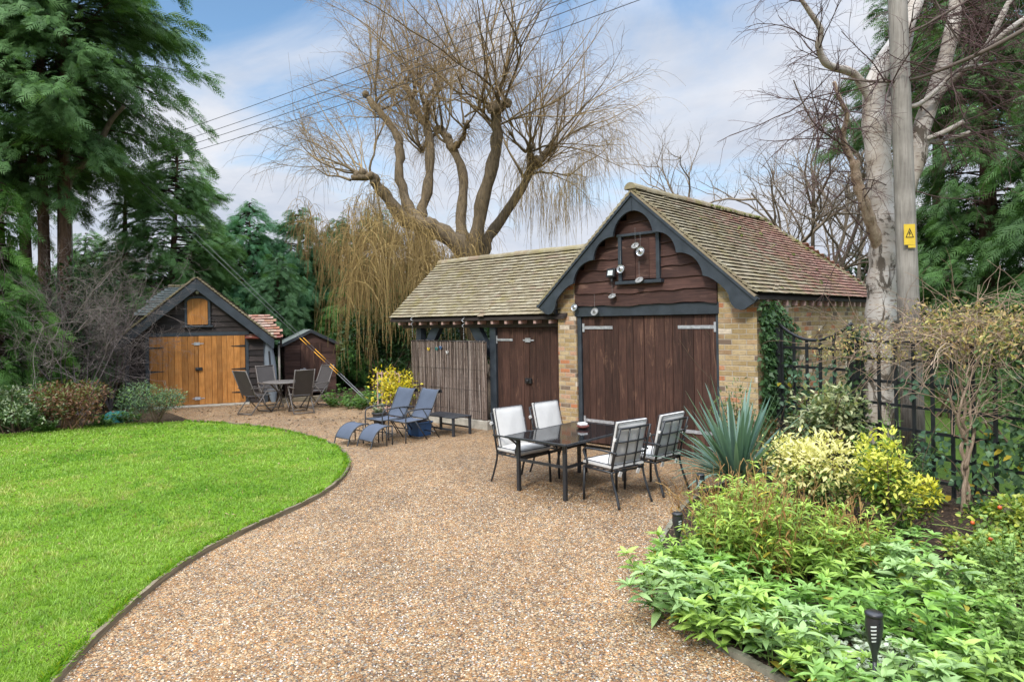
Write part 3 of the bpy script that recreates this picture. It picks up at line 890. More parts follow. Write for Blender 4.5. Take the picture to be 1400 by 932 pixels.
# roof slab, tiles, ridge
mb = MB()
def slab(q, th=.05):
    q = [Vector(p) for p in q]
    mb.prism([tuple(p - Vector((0, 0, .03))) for p in q], (0, 0, -th))
eR0, eR1, eL0, eL1, r0, r1 = (VR, -CO + .03, EZ), (VR, RV, EZ), (VL, -CO + .03, EZ), (VL, RV, EZ), (AU, -CO + .03, AZ), (AU, HV, AZ)
slab([eR0, eR1, r1, r0]); slab([eL1, eL0, r0, r1]); slab([eR1, eL1, r1])
roof = mb.build('roof', M['black_board'], garage)
S = math.hypot(VR - AU, AZ - EZ)
upR = ((AU - VR) / S, 0, (AZ - EZ) / S); upL = (-upR[0], 0, upR[2])
kp = lambda s, t: s < (RV + CO) - (RV - HV) * t / S
mb = MB()
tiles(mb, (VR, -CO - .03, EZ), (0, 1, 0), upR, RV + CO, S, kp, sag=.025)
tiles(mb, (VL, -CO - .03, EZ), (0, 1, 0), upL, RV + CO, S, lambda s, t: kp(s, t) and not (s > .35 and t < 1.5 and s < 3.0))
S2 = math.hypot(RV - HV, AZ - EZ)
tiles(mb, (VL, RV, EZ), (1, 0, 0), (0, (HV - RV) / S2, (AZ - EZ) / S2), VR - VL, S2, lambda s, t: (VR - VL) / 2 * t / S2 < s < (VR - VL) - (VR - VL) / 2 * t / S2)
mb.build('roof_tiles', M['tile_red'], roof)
mb = MB(); ridge_tiles(mb, (AU, -CO - .05, AZ + .01), (AU, HV, AZ + .01), .10, .34)
# bonnets down the hip
hp = [Vector((AU, HV, AZ)).lerp(Vector((VR, RV, EZ)), i / 17) for i in range(18)]
for a, b in zip(hp[:-1], hp[1:]):
    ridge_tiles(mb, a + Vector((0, 0, .035)), b + Vector((0, 0, .0)), .085, 1.0, 6)
mb.build('ridge_tile_row', M['old_tile'], roof)
mb = MB()
for i in range(95):
    f = random.random()
    if i < 40: p = Vector((AU + random.uniform(.02, .12), random.uniform(2.2, HV), AZ + .02))
    elif i < 75: p = Vector((AU, HV, AZ)).lerp(Vector((VR, RV, EZ)), f) + Vector((random.uniform(-.05, .05), random.uniform(-.14, .02), .05))
    else:
        t_ = random.uniform(.1, 2.5); p = Vector((VR - (VR - AU) * t_ / S, random.uniform(0, 4.5), EZ + (AZ - EZ) * t_ / S + .03))
    r_ = random.uniform(.015, .05)
    mb.lathe([(r_, -.02), (r_ * .95, r_ * .15), (r_ * .55, r_ * .42), (0, r_ * .5)], 7, p)
mb.build('moss_clumps', M['moss'], roof)
for i in range(15):
    yv = .25 + i * .38
    mb = MB(); mb.span((3.192, yv - .03, EZ - .16), (3.26, yv + .03, EZ - .06)); mb.build('rafter_end', M['pink'], garage)
for sg in (-1, 1):
    mb = MB(); mb.bar((AU, -CO + .015, AZ - .035), (AU + sg * (VR - AU), -CO + .015, EZ - .035), .09, .03); mb.build('verge_bedding', M['old_tile'], roof)
# small dark corbel under the left verge
mb = MB(); mb.span((-.60, -.10, 2.30), (-.492, .05, 2.38)); mb.build('corbel', M['blue_black'], garage)

# ------------------------------------------------------------------ the open cart shed
CE, CZ, CL, CRV, CRZ, CFV = -.07, 2.29, -5.45, 1.50, 3.66, .23
cart = thing('cart_shed', 'long low tiled open shed with timber posts and brown store doors', 'barn', BO, BYAW)
for uu in (-4.70, -2.33):
    mb = MB(); mb.span((uu - .085, CFV - .08, 0), (uu + .085, CFV + .09, 2.06)); mb.build('post', M['blue_black'], cart, .01)
for uu in (-4.70, -2.33, -.55):
    mb = MB(); mb.span((uu - .085, 2.75, 0), (uu + .085, 2.92, 2.06)); mb.build('post', M['blue_black'], cart)
for y0, y1 in ((CFV - .09, CFV + .10), (2.74, 2.93)):
    mb = MB(); mb.span((-5.25, y0, 2.062), (-.495, y1, 2.235)); mb.build('wall_plate', M['black_board'], cart, .008)
for a, sg in ((-4.61, 1), (-2.42, -1)):
    mb = MB()
    pl = []
    for i in range(9):
        f = i / 8
        pl.append((a + sg * (.62 * f ** .75), 1.45 + .61 * f ** 1.15))
    lo = [(x, CFV - .05, z) for x, z in pl]
    hi = [(x - sg * .17 * (1 if i < 8 else .4), CFV - .05, z + .06 + .02 * i) for i, (x, z) in enumerate(pl)]
    hi = [(max(min(p[0], a) if sg < 0 else max(p[0], a), -9), p[1], min(p[2], 2.06)) for p in hi]
    mb.prism(lo + hi[::-1], (0, .12, 0))
    mb.build('curved_brace', M['blue_black'], cart)
for a, b in ((-2.235, -1.385), (-1.375, -.50)):
    mb = MB(); planks(mb, a, b, .03, 2.055, CFV - .02, .035, .16, .01)
    d = mb.build('door', M['barn_board'], cart, .004)
    if a < -2:
        mb = MB(); mb.span((-2.22, CFV - .052, 1.795), (-1.80, CFV - .0395, 1.84)); mb.span((-2.26, CFV - .056, 1.74), (-2.222, CFV - .0375, 1.90)); mb.build('hinge', M['zinc'], d)
        mb = MB(); mb.span((-1.52, CFV - .056, 1.80), (-1.24, CFV - .0395, 1.825)); mb.span((-1.46, CFV - .06, 1.775), (-1.33, CFV - .0395, 1.855)); mb.build('latch', M['zinc'], d)
        mb = MB(); mb.span((-1.46, CFV - .085, .98), (-1.30, CFV - .0395, 1.08)); mb.lathe([(.03, 0), (.03, .03), (.0, .035)], 10, (-1.38, CFV - .085, 1.03), None, Matrix.Rotation(R(90), 3, 'X')); mb.build('lock', M['iron'], d, .006)
mb = MB(); planks(mb, -2.25, -.5, 0, 2.06, 2.80, .03, .18); mb.build('rear_boards', M['black_board'], cart)
mb = MB(); mb.span((-2.30, CFV + .1, 0), (-2.26, 2.74, 2.06)); mb.build('partition', M['black_board'], cart)
mb = MB()
cs = math.hypot(CRV - CE, CRZ - CZ)
u0 = .45
mb.prism([(CL, CE, CZ - .03), (-.30, CE, CZ - .03), (u0, CRV, CRZ - .03), (CL, CRV, CRZ - .03)], (0, 0, -.05))
mb.prism([(CL, 2 * CRV - CE, CZ - .03), (-.30, 2 * CRV - CE, CZ - .03), (u0, CRV, CRZ - .03), (CL, CRV, CRZ - .03)], (0, 0, -.05))
croof = mb.build('roof', M['black_board'], cart)
mb = MB()
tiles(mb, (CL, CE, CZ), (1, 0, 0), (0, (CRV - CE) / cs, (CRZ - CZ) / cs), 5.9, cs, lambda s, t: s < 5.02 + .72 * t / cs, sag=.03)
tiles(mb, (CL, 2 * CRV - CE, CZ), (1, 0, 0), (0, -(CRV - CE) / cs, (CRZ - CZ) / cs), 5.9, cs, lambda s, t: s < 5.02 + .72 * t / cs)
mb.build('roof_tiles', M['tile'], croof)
mb = MB(); ridge_tiles(mb, (CL - .01, CRV, CRZ + .0), (u0, CRV, CRZ + .0), .10, .36); mb.build('ridge_tile_row', M['old_tile'], croof)
for i in range(13):
    uu = -5.15 + i * .375
    mb = MB(); mb.span((uu - .03, CE + .03, CZ - .155), (uu + .03, CE + .3, CZ - .09)); mb.build('rafter_end', M['pink'], cart)
# screen of brushwood on its concrete kerb
scr = thing('brushwood_screen', 'grey brown brushwood screen panel closing the open shed bay', 'screen', B(-3.56, .02), BYAW)
mb = MB()
for layer in range(3):
    x = -1.18
    while x < 1.18:
        wq = random.uniform(.005, .012)
        zt = 1.79 + random.uniform(-.025, .012)
        p0 = (x, random.uniform(-.018, .018) - layer * .012, random.uniform(.19, .21)); p1 = (x + random.uniform(-.03, .03), random.uniform(-.018, .018) - layer * .012, zt)
        if random.random() < .25: p1 = (p1[0], p1[1], random.uniform(.9, 1.75))
        mb.bar(p0, p1, wq, wq * .8, (0, 1, 0))
        x += wq * .78
mb.span((-1.17, .022, .19), (1.17, .03, 1.765), (.12, .5, .5))
mb.build('brush_panel', M['reed'], scr)
mb = MB()
for zz in (.36, .78, 1.2, 1.62): mb.tube([(-1.18, -.036, zz), (0, -.038, zz + .008), (1.18, -.036, zz)], .0035, 4)
mb.tube([(-1.19, -.03, 1.775), (0, -.03, 1.785), (1.19, -.03, 1.775)], .012, 6); mb.build('binding_wire', M['iron'], scr)
mb = MB(); mb.span((-1.22, -.07, 0), (1.24, .09, .185)); mb.build('kerb', M['concrete'], scr, .01)

# ------------------------------------------------------------------ timber shed on the left
SO = np.array([-9.126, 18.034, 0]); SYAW = R(20.1)
shed = thing('timber_shed', 'black weatherboarded shed with honey coloured double doors and arched hatch', 'shed', SO, SYAW)
SAU, SAZ, SEZ, SW0, SW1 = .50, 3.52, 1.86, -1.24, 2.24
ssl = (SAZ - 1.82) / (2.47 - SAU)
sz = lambda x: SAZ - ssl * abs(x - SAU)
mb = MB()
mb.prism([(SW0, .03, 0), (SW1, .03, 0), (SW1, .03, sz(SW1) - .1), (SAU, .03, SAZ - .1), (SW0, .03, sz(SW0) - .1)], (0, 4.2, 0))
mb.build('shell', M['black_board'], shed)
mb = MB()
def slim(z, lo, hi): return (max(lo, SAU - (SAZ - z) / ssl + .08), min(hi, SAU + (SAZ - z) / ssl - .08))
waney(mb, .02, 1.93, .0, lambda z: (SW0, -.78), .165, .006, 6); waney(mb, .02, 1.93, .0, lambda z: slim(z, 1.78, SW1), .165, .006, 6)
waney(mb, 2.02, 3.42, .0, lambda z: slim(z, SW0, SW1), .165, .010, 20)
mb.build('weatherboards', M['black_board'], shed)
mb = MB(); mb.span((-.79, -.055, 1.925), (1.80, .0, 2.02)); mb.span((-.79, -.045, 0), (-.705, 0, 1.92)); mb.span((1.705, -.045, 0), (1.785, 0, 1.92))
mb.span((SW0 - .04, -.05, 0), (SW0 + .06, .02, 1.9)); mb.span((SW1 - .06, -.05, 0), (SW1 + .04, .02, 1.85)); mb.build('corner_post', M['blue_black'], shed)
for a, b in ((-.695, .496), (.504, 1.695)):
    mb = MB(); planks(mb, a, b, .04, 1.915, -.03, .035, .155)
    d = mb.build('door', M['oak'], shed, .004)
    for zz in (1.62, .98, .33):
        mb = MB()
        x0, x1 = (a, a + .36) if a < 0 else (b - .36, b)
        mb.prism([(x0, -.058, zz - (.028 if a < 0 else .008)), (x1, -.058, zz - (.008 if a < 0 else .028)), (x1, -.058, zz + (.008 if a < 0 else .028)), (x0, -.058, zz + (.028 if a < 0 else .008))], (0, .012, 0))
        mb.build('hinge', M['iron'], d)
    if a < 0:
        for zz in (1.70, .20):
            mb = MB(); mb.span((.34, -.062, zz), (.64, -.0485, zz + .022)); mb.span((.40, -.066, zz - .03), (.54, -.0485, zz + .05)); mb.build('bolt', M['zinc'], d)
        mb = MB(); mb.span((.42, -.09, .97), (.60, -.0485, 1.06)); mb.lathe([(.045, 0), (.045, .02), (0, .03)], 12, (.48, -.09, 1.015), None, Matrix.Rotation(R(90), 3, 'X')); mb.build('lock', M['iron'], d, .006)
def arch(w, z0, z1, rise, n=8):
    p = [(-w / 2, z0), (w / 2, z0)]
    return p + [(w / 2 * math.cos(PI * i / n), z1 - rise + rise * math.sin(PI * i / n)) for i in range(n + 1)]
mb = MB()
for i in range(3):
    x0, x1 = -.255 + i * .17, -.255 + (i + 1) * .17 - .004
    top = lambda x: 2.85 + .10 * math.sqrt(max(0, 1 - (x / .29) ** 2))
    mb.prism([(SAU + x0, -.06, 2.235), (SAU + x1, -.06, 2.235), (SAU + x1, -.06, top(x1)), (SAU + (x0 + x1) / 2, -.06, top((x0 + x1) / 2) + .003), (SAU + x0, -.06, top(x0))], (0, .05, 0))
h = mb.build('hatch', M['oak'], shed)
mb = MB()
outer = [(SAU + x, z) for x, z in arch(.64, 2.20, 3.02, .14)]; inn = [(SAU + x, z) for x, z in arch(.53, 2.20, 2.965, .12)]
ring = outer[1:] + [outer[0]]; ri = inn[1:] + [inn[0]]
for i in range(len(ring) - 1):
    mb.prism([(ring[i][0], -.075, ring[i][1]), (ring[i + 1][0], -.075, ring[i + 1][1]), (ri[i + 1][0], -.075, ri[i + 1][1]), (ri[i][0], -.075, ri[i][1])], (0, .05, 0))
mb.span((SAU - .38, -.11, 2.165), (SAU + .38, -.01, 2.215)); mb.build('frame', M['blue_black'], h)
mb = MB(); mb.span((SAU - .035, -.06, 3.08), (SAU + .035, -.03, 3.16)); mb.build('wall_lamp', M['white'], shed, .01)
for sg in (-1, 1):
    mb = MB(); e = SAU + sg * 1.97
    mb.prism([(SAU, -.28, SAZ - .05), (e, -.28, sz(e) - .05), (e - sg * .02, -.28, sz(e) - .29), (SAU, -.28, SAZ - .33)], (0, .04, 0))
    mb.build('bargeboard', M['blue_black'], shed, .006)
mb = MB()
for sg in (-1, 1):
    e = SAU + sg * 1.97
    mb.prism([(SAU, -.27, SAZ - .05), (e, -.27, sz(e) - .05), (e, 4.2, sz(e) - .05), (SAU, 4.2, SAZ - .05)], (0, 0, .03))
sroof = mb.build('roof', M['black_board'], shed)
mb = MB()
S = math.hypot(1.97, SAZ - sz(SAU + 1.97))
for sg in (-1, 1):
    e = SAU + sg * 1.99
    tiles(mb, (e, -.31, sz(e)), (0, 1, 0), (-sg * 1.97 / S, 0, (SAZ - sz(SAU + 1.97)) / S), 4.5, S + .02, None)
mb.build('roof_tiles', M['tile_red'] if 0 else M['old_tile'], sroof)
# front-facing rear wing roof on the left, slate grey
mb = MB()
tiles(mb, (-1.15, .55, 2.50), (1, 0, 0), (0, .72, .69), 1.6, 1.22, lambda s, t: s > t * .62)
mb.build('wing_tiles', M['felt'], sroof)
mb = MB(); mb.prism([(-1.1, .56, 2.44), (.45, .56, 2.44), (.45, 1.42, 3.27), (-.35, 1.42, 3.27)], (0, .05, -.05)); mb.build('wing_deck', M['black_board'], sroof)
mb = MB()
for i in range(5): ridge_tiles(mb, (-.40 + i * .17, 1.45, 3.36), (-.40 + i * .17 + .13, 1.45, 3.36), .08, .15, 6)
mb.build('ridge_tile_row', M['old_tile'], sroof)
# lean-to roof on the right, red front row
mb = MB()
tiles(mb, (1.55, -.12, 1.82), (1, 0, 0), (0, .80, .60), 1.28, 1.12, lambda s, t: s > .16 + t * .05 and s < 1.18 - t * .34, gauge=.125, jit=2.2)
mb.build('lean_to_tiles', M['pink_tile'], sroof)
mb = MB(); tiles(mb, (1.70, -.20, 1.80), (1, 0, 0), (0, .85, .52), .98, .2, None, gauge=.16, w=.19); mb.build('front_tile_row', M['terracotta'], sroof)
mb = MB(); mb.prism([(1.72, -.08, 1.80), (2.72, -.08, 1.80), (2.42, .78, 2.44), (1.72, .78, 2.44)], (0, .0, -.04)); mb.span((2.62, .0, 1.55), (2.68, .08, 1.80)); mb.build('lean_to_deck', M['black_board'], sroof)
mb = MB(); mb.span((-.80, -.35, -.02), (1.80, .0, .035)); mb.build('threshold', M['concrete'], shed, .01)

# slim grey hull propped against the shed, with a post beside it
hull = MB()
rows = []
for i in range(15):
    f = i / 14
    wv = .16 * math.sin(PI * min(1, .06 + f * .92)) ** .55
    rows.append([(wv * math.cos(a), .07 * math.sin(a) * (1 if math.sin(a) < 0 else .5), f * 1.85) for a in np.linspace(0, 2 * PI, 14)[:-1]])
hull.grid(rows, None, True, True)
pz = A(374, 545, 18.75)
kay = thing('kayak', 'slim pale grey hull standing upright against the shed corner', 'kayak', (pz[0], pz[1], 0), SYAW)
hb = hull.build('hull', M['hull'], kay); hb.rotation_euler = (R(-4), R(-4), 0)
mb = MB(); mb.span((-.022, -.082, 1.05), (.022, -.066, 1.45)); o = mb.build('slot', M['black'], hb)
mb = MB(); mb.tube([(0, 0, 0), (.01, .02, .8), (-.01, .06, 1.62)], [.035, .032, .028], 7)
pz = A(382, 545, 18.9)
o = mb.build('timber_stake', M['pole']); o.location = (pz[0], pz[1], 0)
tag(o, 'bare timber stake upright between grey hull and brown shed', 'stake')

# ------------------------------------------------------------------ little brown shed
so = A(391, 543, 20.1)
small = thing('garden_shed', 'small brown garden shed with green felt roof behind patio chairs', 'shed', (so[0], so[1], 0), R(24))
wd, dp = 1.50, 1.9
mb = MB()
prof = [(0, 0, .05), (wd, 0, .05), (wd, 0, 1.60), (wd / 2, 0, 1.98), (0, 0, 1.60)]
mb.prism(prof, (0, dp, 0)); mb.build('shell', M['black_board'], small)
mb = MB()
z = .05
while z < 1.95:
    x0 = 0 if z < 1.5 else (z - 1.5) * 1.9; x1 = wd - x0
    if x1 - x0 > .1:
        for a, b in (((x0, .44), (1.06, x1)) if z < 1.55 else ((x0, x1),)):
            if b > a: mb.box(((a + b) / 2, -.012, z + .05), (b - a, .02, .098), (R(9), 0, 0))
    mb.box((-.012, dp / 2, z + .05), (.02, dp, .098), (0, R(-4), 0)) if z < 1.5 else None
    z += .1
mb.build('cladding', M['brown_shed'], small)
mb = MB(); planks(mb, .45, 1.05, .08, 1.62, -.03, .03, .12); d = mb.build('door', M['barn_board'], small)
mb = MB(); mb.span((.42, -.062, .80), (.60, -.046, .825)); mb.span((.51, -.066, .77), (.57, -.046, .85)); mb.build('latch', M['zinc'], d)
mb = MB()
mb.prism([(-.08, -.1, 1.58), (wd / 2, -.1, 2.0), (wd / 2, -.1, 2.03), (-.09, -.1, 1.61)], (0, dp + .2, 0)); mb.prism([(wd + .08, -.1, 1.58), (wd / 2, -.1, 2.0), (wd / 2, -.1, 2.03), (wd + .09, -.1, 1.61)], (0, dp + .2, 0))
mb.build('roof', M['felt'], small)
mb = MB()
for sg in (-1, 1):
    mb.bar((wd / 2, -.115, 1.985), (wd / 2 + sg * (wd / 2 + .09), -.115, 1.565), .025, .09)
mb.build('bargeboard', M['grey_steel'], small)
a, b = G(384, 551), G(450, 545)
mb = MB(); mb.bar((a[0], a[1], .06), (b[0], b[1], .06), .12, .12); o = mb.build('timber_sleeper', M['edge_wood'])
tag(o, 'mossy timber sleeper on gravel before small brown shed', 'sleeper')
# ------------------------------------------------------------------ furniture
def puff(mb, w, d, t, n=12, crown=.35, M4=None):
    """soft cushion slab, corners rounded, w along x, d along y, thickness t along z"""
    top, bot = [], []
    for j in range(n + 1):
        ra, rb = [], []
        for i in range(n + 1):
            x, y = -1 + 2 * i / n, -1 + 2 * j / n
            ex, ey = 1 - abs(x) ** 6, 1 - abs(y) ** 6
            e = max(0.0, min(ex, ey)) ** .5
            hgt = t / 2 * (.60 + crown * (1 - x * x) * (1 - y * y) + .06 * math.sin(7 * x + 3 * y) * (1 - x * x) * (1 - y * y)) * (.35 + .65 * e) * 1.25
            px_, py_ = x * w / 2, y * d / 2
            ra.append((px_, py_, hgt)); rb.append((px_, py_, -hgt))
        top.append(ra); bot.append(rb[::-1])
    sides = [[p for p in top[0]], [p for p in bot[0][::-1]]]
    f = (lambda p: tuple(M4 @ Vector(p))) if M4 is not None else (lambda p: p)
    mb.grid([[f(p) for p in r] for r in top]); mb.grid([[f(p) for p in r] for r in bot])
    for e in ([r[0] for r in top], [r[-1] for r in top]):
        mb.grid([[f(p) for p in e], [f((p[0], p[1], -p[2])) for p in e]])
    for e in (top[0], top[-1]):
        mb.grid([[f(p) for p in e], [f((p[0], p[1], -p[2])) for p in e]])
def loop_pts(w, d, z, r=.03, n=4):
    p = []
    for cx, cy, a0 in ((w / 2 - r, d / 2 - r, 0), (-w / 2 + r, d / 2 - r, 90), (-w / 2 + r, -d / 2 + r, 180), (w / 2 - r, -d / 2 + r, 270)):
        for i in range(n + 1):
            a = R(a0 + 90 * i / n)
            p.append((cx + r * math.cos(a), cy + r * math.sin(a), z))
    return p + [p[0]]

def patio_chair():
    t = thing('patio_chair', 'x', 'chair', (0, 0, 0), 0, 'cream cushioned chairs round the glass table')
    ry = lambda z: -.205 - (z - .41) * .25
    for sx in (-1, 1):
        x = sx * .262
        mb = MB(); mb.tube(smooth_line([(x + sx * .012, -.335, 0), (x, -.285, .14), (x, -.225, .30), (x, -.205, .41)], 4), .0155, 6); mb.build('leg', M['steel'], t)
        mb = MB(); mb.tube([(x + sx * .015, .262, 0), (x + sx * .012, .258, .2), (x + sx * .01, .25, .42)], .017, 6); mb.build('leg', M['steel'], t)
        mb = MB(); mb.tube(smooth_line([(x, ry(.63) - .03, .635), (x + sx * .02, -.05, .648), (x + sx * .025, .17, .640), (x + sx * .024, .245, .615), (x + sx * .02, .225, .545), (x + sx * .014, .195, .48), (x + sx * .01, .215, .43), (x + sx * .01, .25, .40)], 5), .0145, 6, flat=.8); mb.build('arm', M['steel'], t)
    mb = MB()
    mb.tube([(-.262, -.21, .405), (.262, -.21, .405)], .013, 6); mb.tube([(-.272, .25, .405), (.272, .25, .405)], .013, 6)
    for sx in (-1, 1): mb.tube([(sx * .266, -.21, .405), (sx * .272, .25, .405)], .013, 6)
    for i in range(4): mb.tube([(-.26, -.11 + i * .1, .402), (.26, -.11 + i * .1, .402)], .007, 4)
    mb.build('seat_frame', M['steel'], t)
    mb = MB()
    zs = (.45, .605, .76, .925)
    for sx in (-1, 1): mb.tube([(sx * .262, ry(.41), .41), (sx * .258, ry(.66), .66), (sx * .25, ry(.93) - .015, .935)], .015, 6)
    for z in zs: mb.tube([(-.255, ry(z), z), (0, ry(z) - .016, z), (.255, ry(z), z)], .0105 if z < .9 else .014, 6)
    for x in (-.085, .085): mb.tube([(x, ry(.45) - .012, .45), (x, ry(.7) - .014, .7), (x, ry(.925) - .012, .925)], .0095, 6)
    mb.build('back_frame', M['steel'], t)
    mb = MB(); M4 = Matrix.Translation((0, .03, .462)); puff(mb, .52, .52, .095, M4=M4); c = mb.build('seat_cushion', M['cushion'], t)
    mb = MB()
    for zz in (.030, -.030): mb.tube([M4 @ Vector(p) for p in loop_pts(.52, .52, zz)], .0055, 5, caps=False)
    mb.build('piping', M['piping'], c)
    ang = math.atan(1 / .25)
    M4 = Matrix.Translation((0, ry(.715) + .056, .735)) @ Matrix.Rotation(PI - ang, 4, 'X')
    mb = MB(); puff(mb, .50, .54, .09, M4=M4); c = mb.build('back_cushion', M['cushion'], t)
    mb = MB()
    for zz in (.028, -.028): mb.tube([M4 @ Vector(p) for p in loop_pts(.50, .54, zz)], .0055, 5, caps=False)
    mb.build('piping', M['piping'], c)
    for sx in (-1, 1):
        mb = MB(); mb.box((sx * .285, ry(.80) + .005, .80), (.045, .03, .035), (.3, .2, .4)); mb.build('tie', M['cushion'], t)
        mb = MB(); mb.box((sx * .15, -.235, .375), (.05, .012, .06), (.2, .3, .1)); mb.build('tie', M['cushion'], t)
    return t
pc = patio_chair()
for i, (a, b, rz, lab) in enumerate((
        (1.06, -2.74, -97, 'cream cushioned metal chair on the table\'s left side, nearest the lawn'),
        (1.10, -1.98, -96, 'cream cushioned metal chair in front of the brick pillar'),
        (2.53, -2.68, 79, 'lattice backed metal chair seen from behind, nearest the camera'),
        (2.62, -1.93, 85, 'lattice backed metal chair seen from behind, beside the spiky yucca'))):
    o = pc if i == 0 else dup(pc)
    o.location = tuple(B(a, b, .004)); o.rotation_euler = (0, 0, BYAW + R(rz)); o['label'] = lab

T0, T1, V0, V1 = 1.21, 2.21, -3.22, -1.70
tb = thing('dining_table', 'rectangular black metal garden table with smoked glass top', 'table', B((T0 + T1) / 2, (V0 + V1) / 2, .004), BYAW)
w2, d2 = (T1 - T0) / 2, (V1 - V0) / 2
mb = MB()
for a, b in (((-w2, -d2), (w2, -d2)), ((w2, -d2), (w2, d2)), ((w2, d2), (-w2, d2)), ((-w2, d2), (-w2, -d2))):
    mb.bar((a[0], a[1], .700), (b[0], b[1], .700), .032, .026)
mb.build('frame', M['steel'], tb, .004)
mb = MB(); mb.span((-w2 + .017, -d2 + .017, .703), (w2 - .017, d2 - .017, .711)); mb.build('glass_top', M['smoked'], tb)
for sx in (-1, 1):
    for sy in (-1, 1):
        mb = MB(); x, y = sx * (w2 - .12), sy * (d2 - .12)
        mb.box((x, y, .335), (.045, .045, .67)); mb.tube(smooth_line([(x, y, .50), (x + sx * .02, y + sy * .02, .60), (x + sx * .09, y + sy * .09, .688)], 4), .014, 6)
        mb.build('leg', M['steel'], tb, .005)
for sx in (-1, 1):
    mb = MB(); mb.bar((sx * (w2 - .12), -d2 + .14, .40), (sx * (w2 - .12), d2 - .14, .40), .022, .035); mb.build('stretcher', M['steel'], tb)
for sy in (-1, 1):
    mb = MB(); mb.bar((-w2 + .14, sy * (d2 - .12), .405), (w2 - .14, sy * (d2 - .12), .405), .022, .033); mb.build('stretcher', M['steel'], tb)
q = G(797, 583, .74)
bowl = thing('bowl', 'small clay ashtray bowl with white lid on the glass table', 'bowl', (q[0], q[1], .7152))
mb = MB(); mb.lathe([(.0, 0), (.05, 0), (.075, .02), (.088, .042), (.08, .042), (.065, .02)], 18); mb.build('dish', M['terracotta'], bowl)
mb = MB(); mb.box((-.005, 0, .062), (.11, .10, .036), (0, 0, .4)); mb.build('lid', M['white'], bowl, .01)

# sun loungers, blue sling on dark tube
def sling_sheet(mb, prof, w, t=.012):
    P = smooth_line([(0, y, z) for y, z in prof], 5)
    up = [[(x, p[1], p[2] + (.004 if abs(x) > w * .4 else -.006)) for x in np.linspace(-w / 2, w / 2, 7)] for p in P]
    mb.grid(up); mb.grid([[(p[0], p[1], p[2] - t) for p in r_] for r_ in up])
def lounger():
    t = thing('sun_lounger', 'x', 'sun lounger', (0, 0, 0), 0, 'blue sling sun loungers')
    back = [(-.60, .845), (-.575, .895), (-.53, .90), (-.48, .83), (-.40, .66), (-.31, .49), (-.24, .40)]
    mb = MB(); sling_sheet(mb, back, .46); mb.build('backrest', M['sling'], t)
    mb = MB(); sling_sheet(mb, [(-.22, .375), (-.05, .36), (.15, .365), (.26, .37)], .46); mb.build('seat', M['sling'], t)
    for sx in (-1, 1):
        x = sx * .245
        mb = MB(); mb.tube(smooth_line([(x, *p) for p in back], 4), .0125, 6); mb.tube([(x, -.24, .38), (x, .27, .372)], .0125, 6); mb.build('side_rail', M['grey_steel'], t)
        mb = MB(); mb.tube(smooth_line([(x + sx * .012, -.33, .56), (x + sx * .02, -.1, .585), (x + sx * .02, .18, .58), (x + sx * .016, .265, .54), (x + sx * .014, .285, .42), (x + sx * .014, .29, 0)], 5), .0125, 6); mb.build('arm', M['grey_steel'], t)
        mb = MB(); mb.tube([(x + sx * .016, -.12, .575), (x + sx * .016, -.30, .30), (x + sx * .016, -.50, 0)], .012, 6); mb.tube([(x, .05, .365), (x, -.22, 0)], .011, 6); mb.build('leg', M['grey_steel'], t)
    for y, z, x in ((-.585, .86, .245), (-.24, .385, .245), (.27, .37, .245), (-.42, .12, .26)):
        mb = MB(); mb.tube([(-x, y, z), (x, y, z)], .011, 6); mb.build('crossbar', M['grey_steel'], t)
    return t
L2 = lounger()
L2.location = tuple(B(-2.76, -1.66, .004)); L2.rotation_euler = (0, 0, BYAW + PI); L2['label'] = 'blue sling sun lounger beside the low dark table'
dup(L2, B(-3.30, -1.80, .004), BYAW + PI + R(2), 'blue sling sun lounger in front of the yellow shrub')
def footstool():
    t = thing('footstool', 'x', 'footstool', (0, 0, 0), 0, 'curved blue footstools')
    prof = [(.20, .13), (.17, .19), (.10, .275), (.0, .33), (-.10, .35), (-.22, .345)]
    mb = MB(); sling_sheet(mb, prof, .40); mb.build('seat', M['sling'], t)
    for sx in (-1, 1):
        x = sx * .21
        mb = MB(); mb.tube(smooth_line([(x, *p) for p in prof[::-1]] + [(x, .225, .05), (x, .245, 0)], 4), .0125, 6); mb.build('side_rail', M['grey_steel'], t)
        mb = MB(); mb.tube([(x, -.22, .345), (x, -.225, 0)], .0125, 6); mb.tube([(x, -.10, .345), (x, -.10, .0)], .0115, 6); mb.tube([(x, -.225, .16), (x, -.10, .16)], .008, 6); mb.build('leg', M['grey_steel'], t)
    for y, z in ((.205, .125), (-.222, .335), (-.225, .20)):
        mb = MB(); mb.tube([(-.21, y, z), (.21, y, z)], .010, 6); mb.build('crossbar', M['grey_steel'], t)
    return t
F2 = footstool()
F2.location = tuple(B(-2.78, -2.42, .004)); F2.rotation_euler = (0, 0, BYAW + PI); F2['label'] = 'curved blue footstool of the lounger beside the low table'
dup(F2, B(-3.32, -2.55, .004), BYAW + PI + R(2), 'curved blue footstool of the lounger by the yellow shrub')

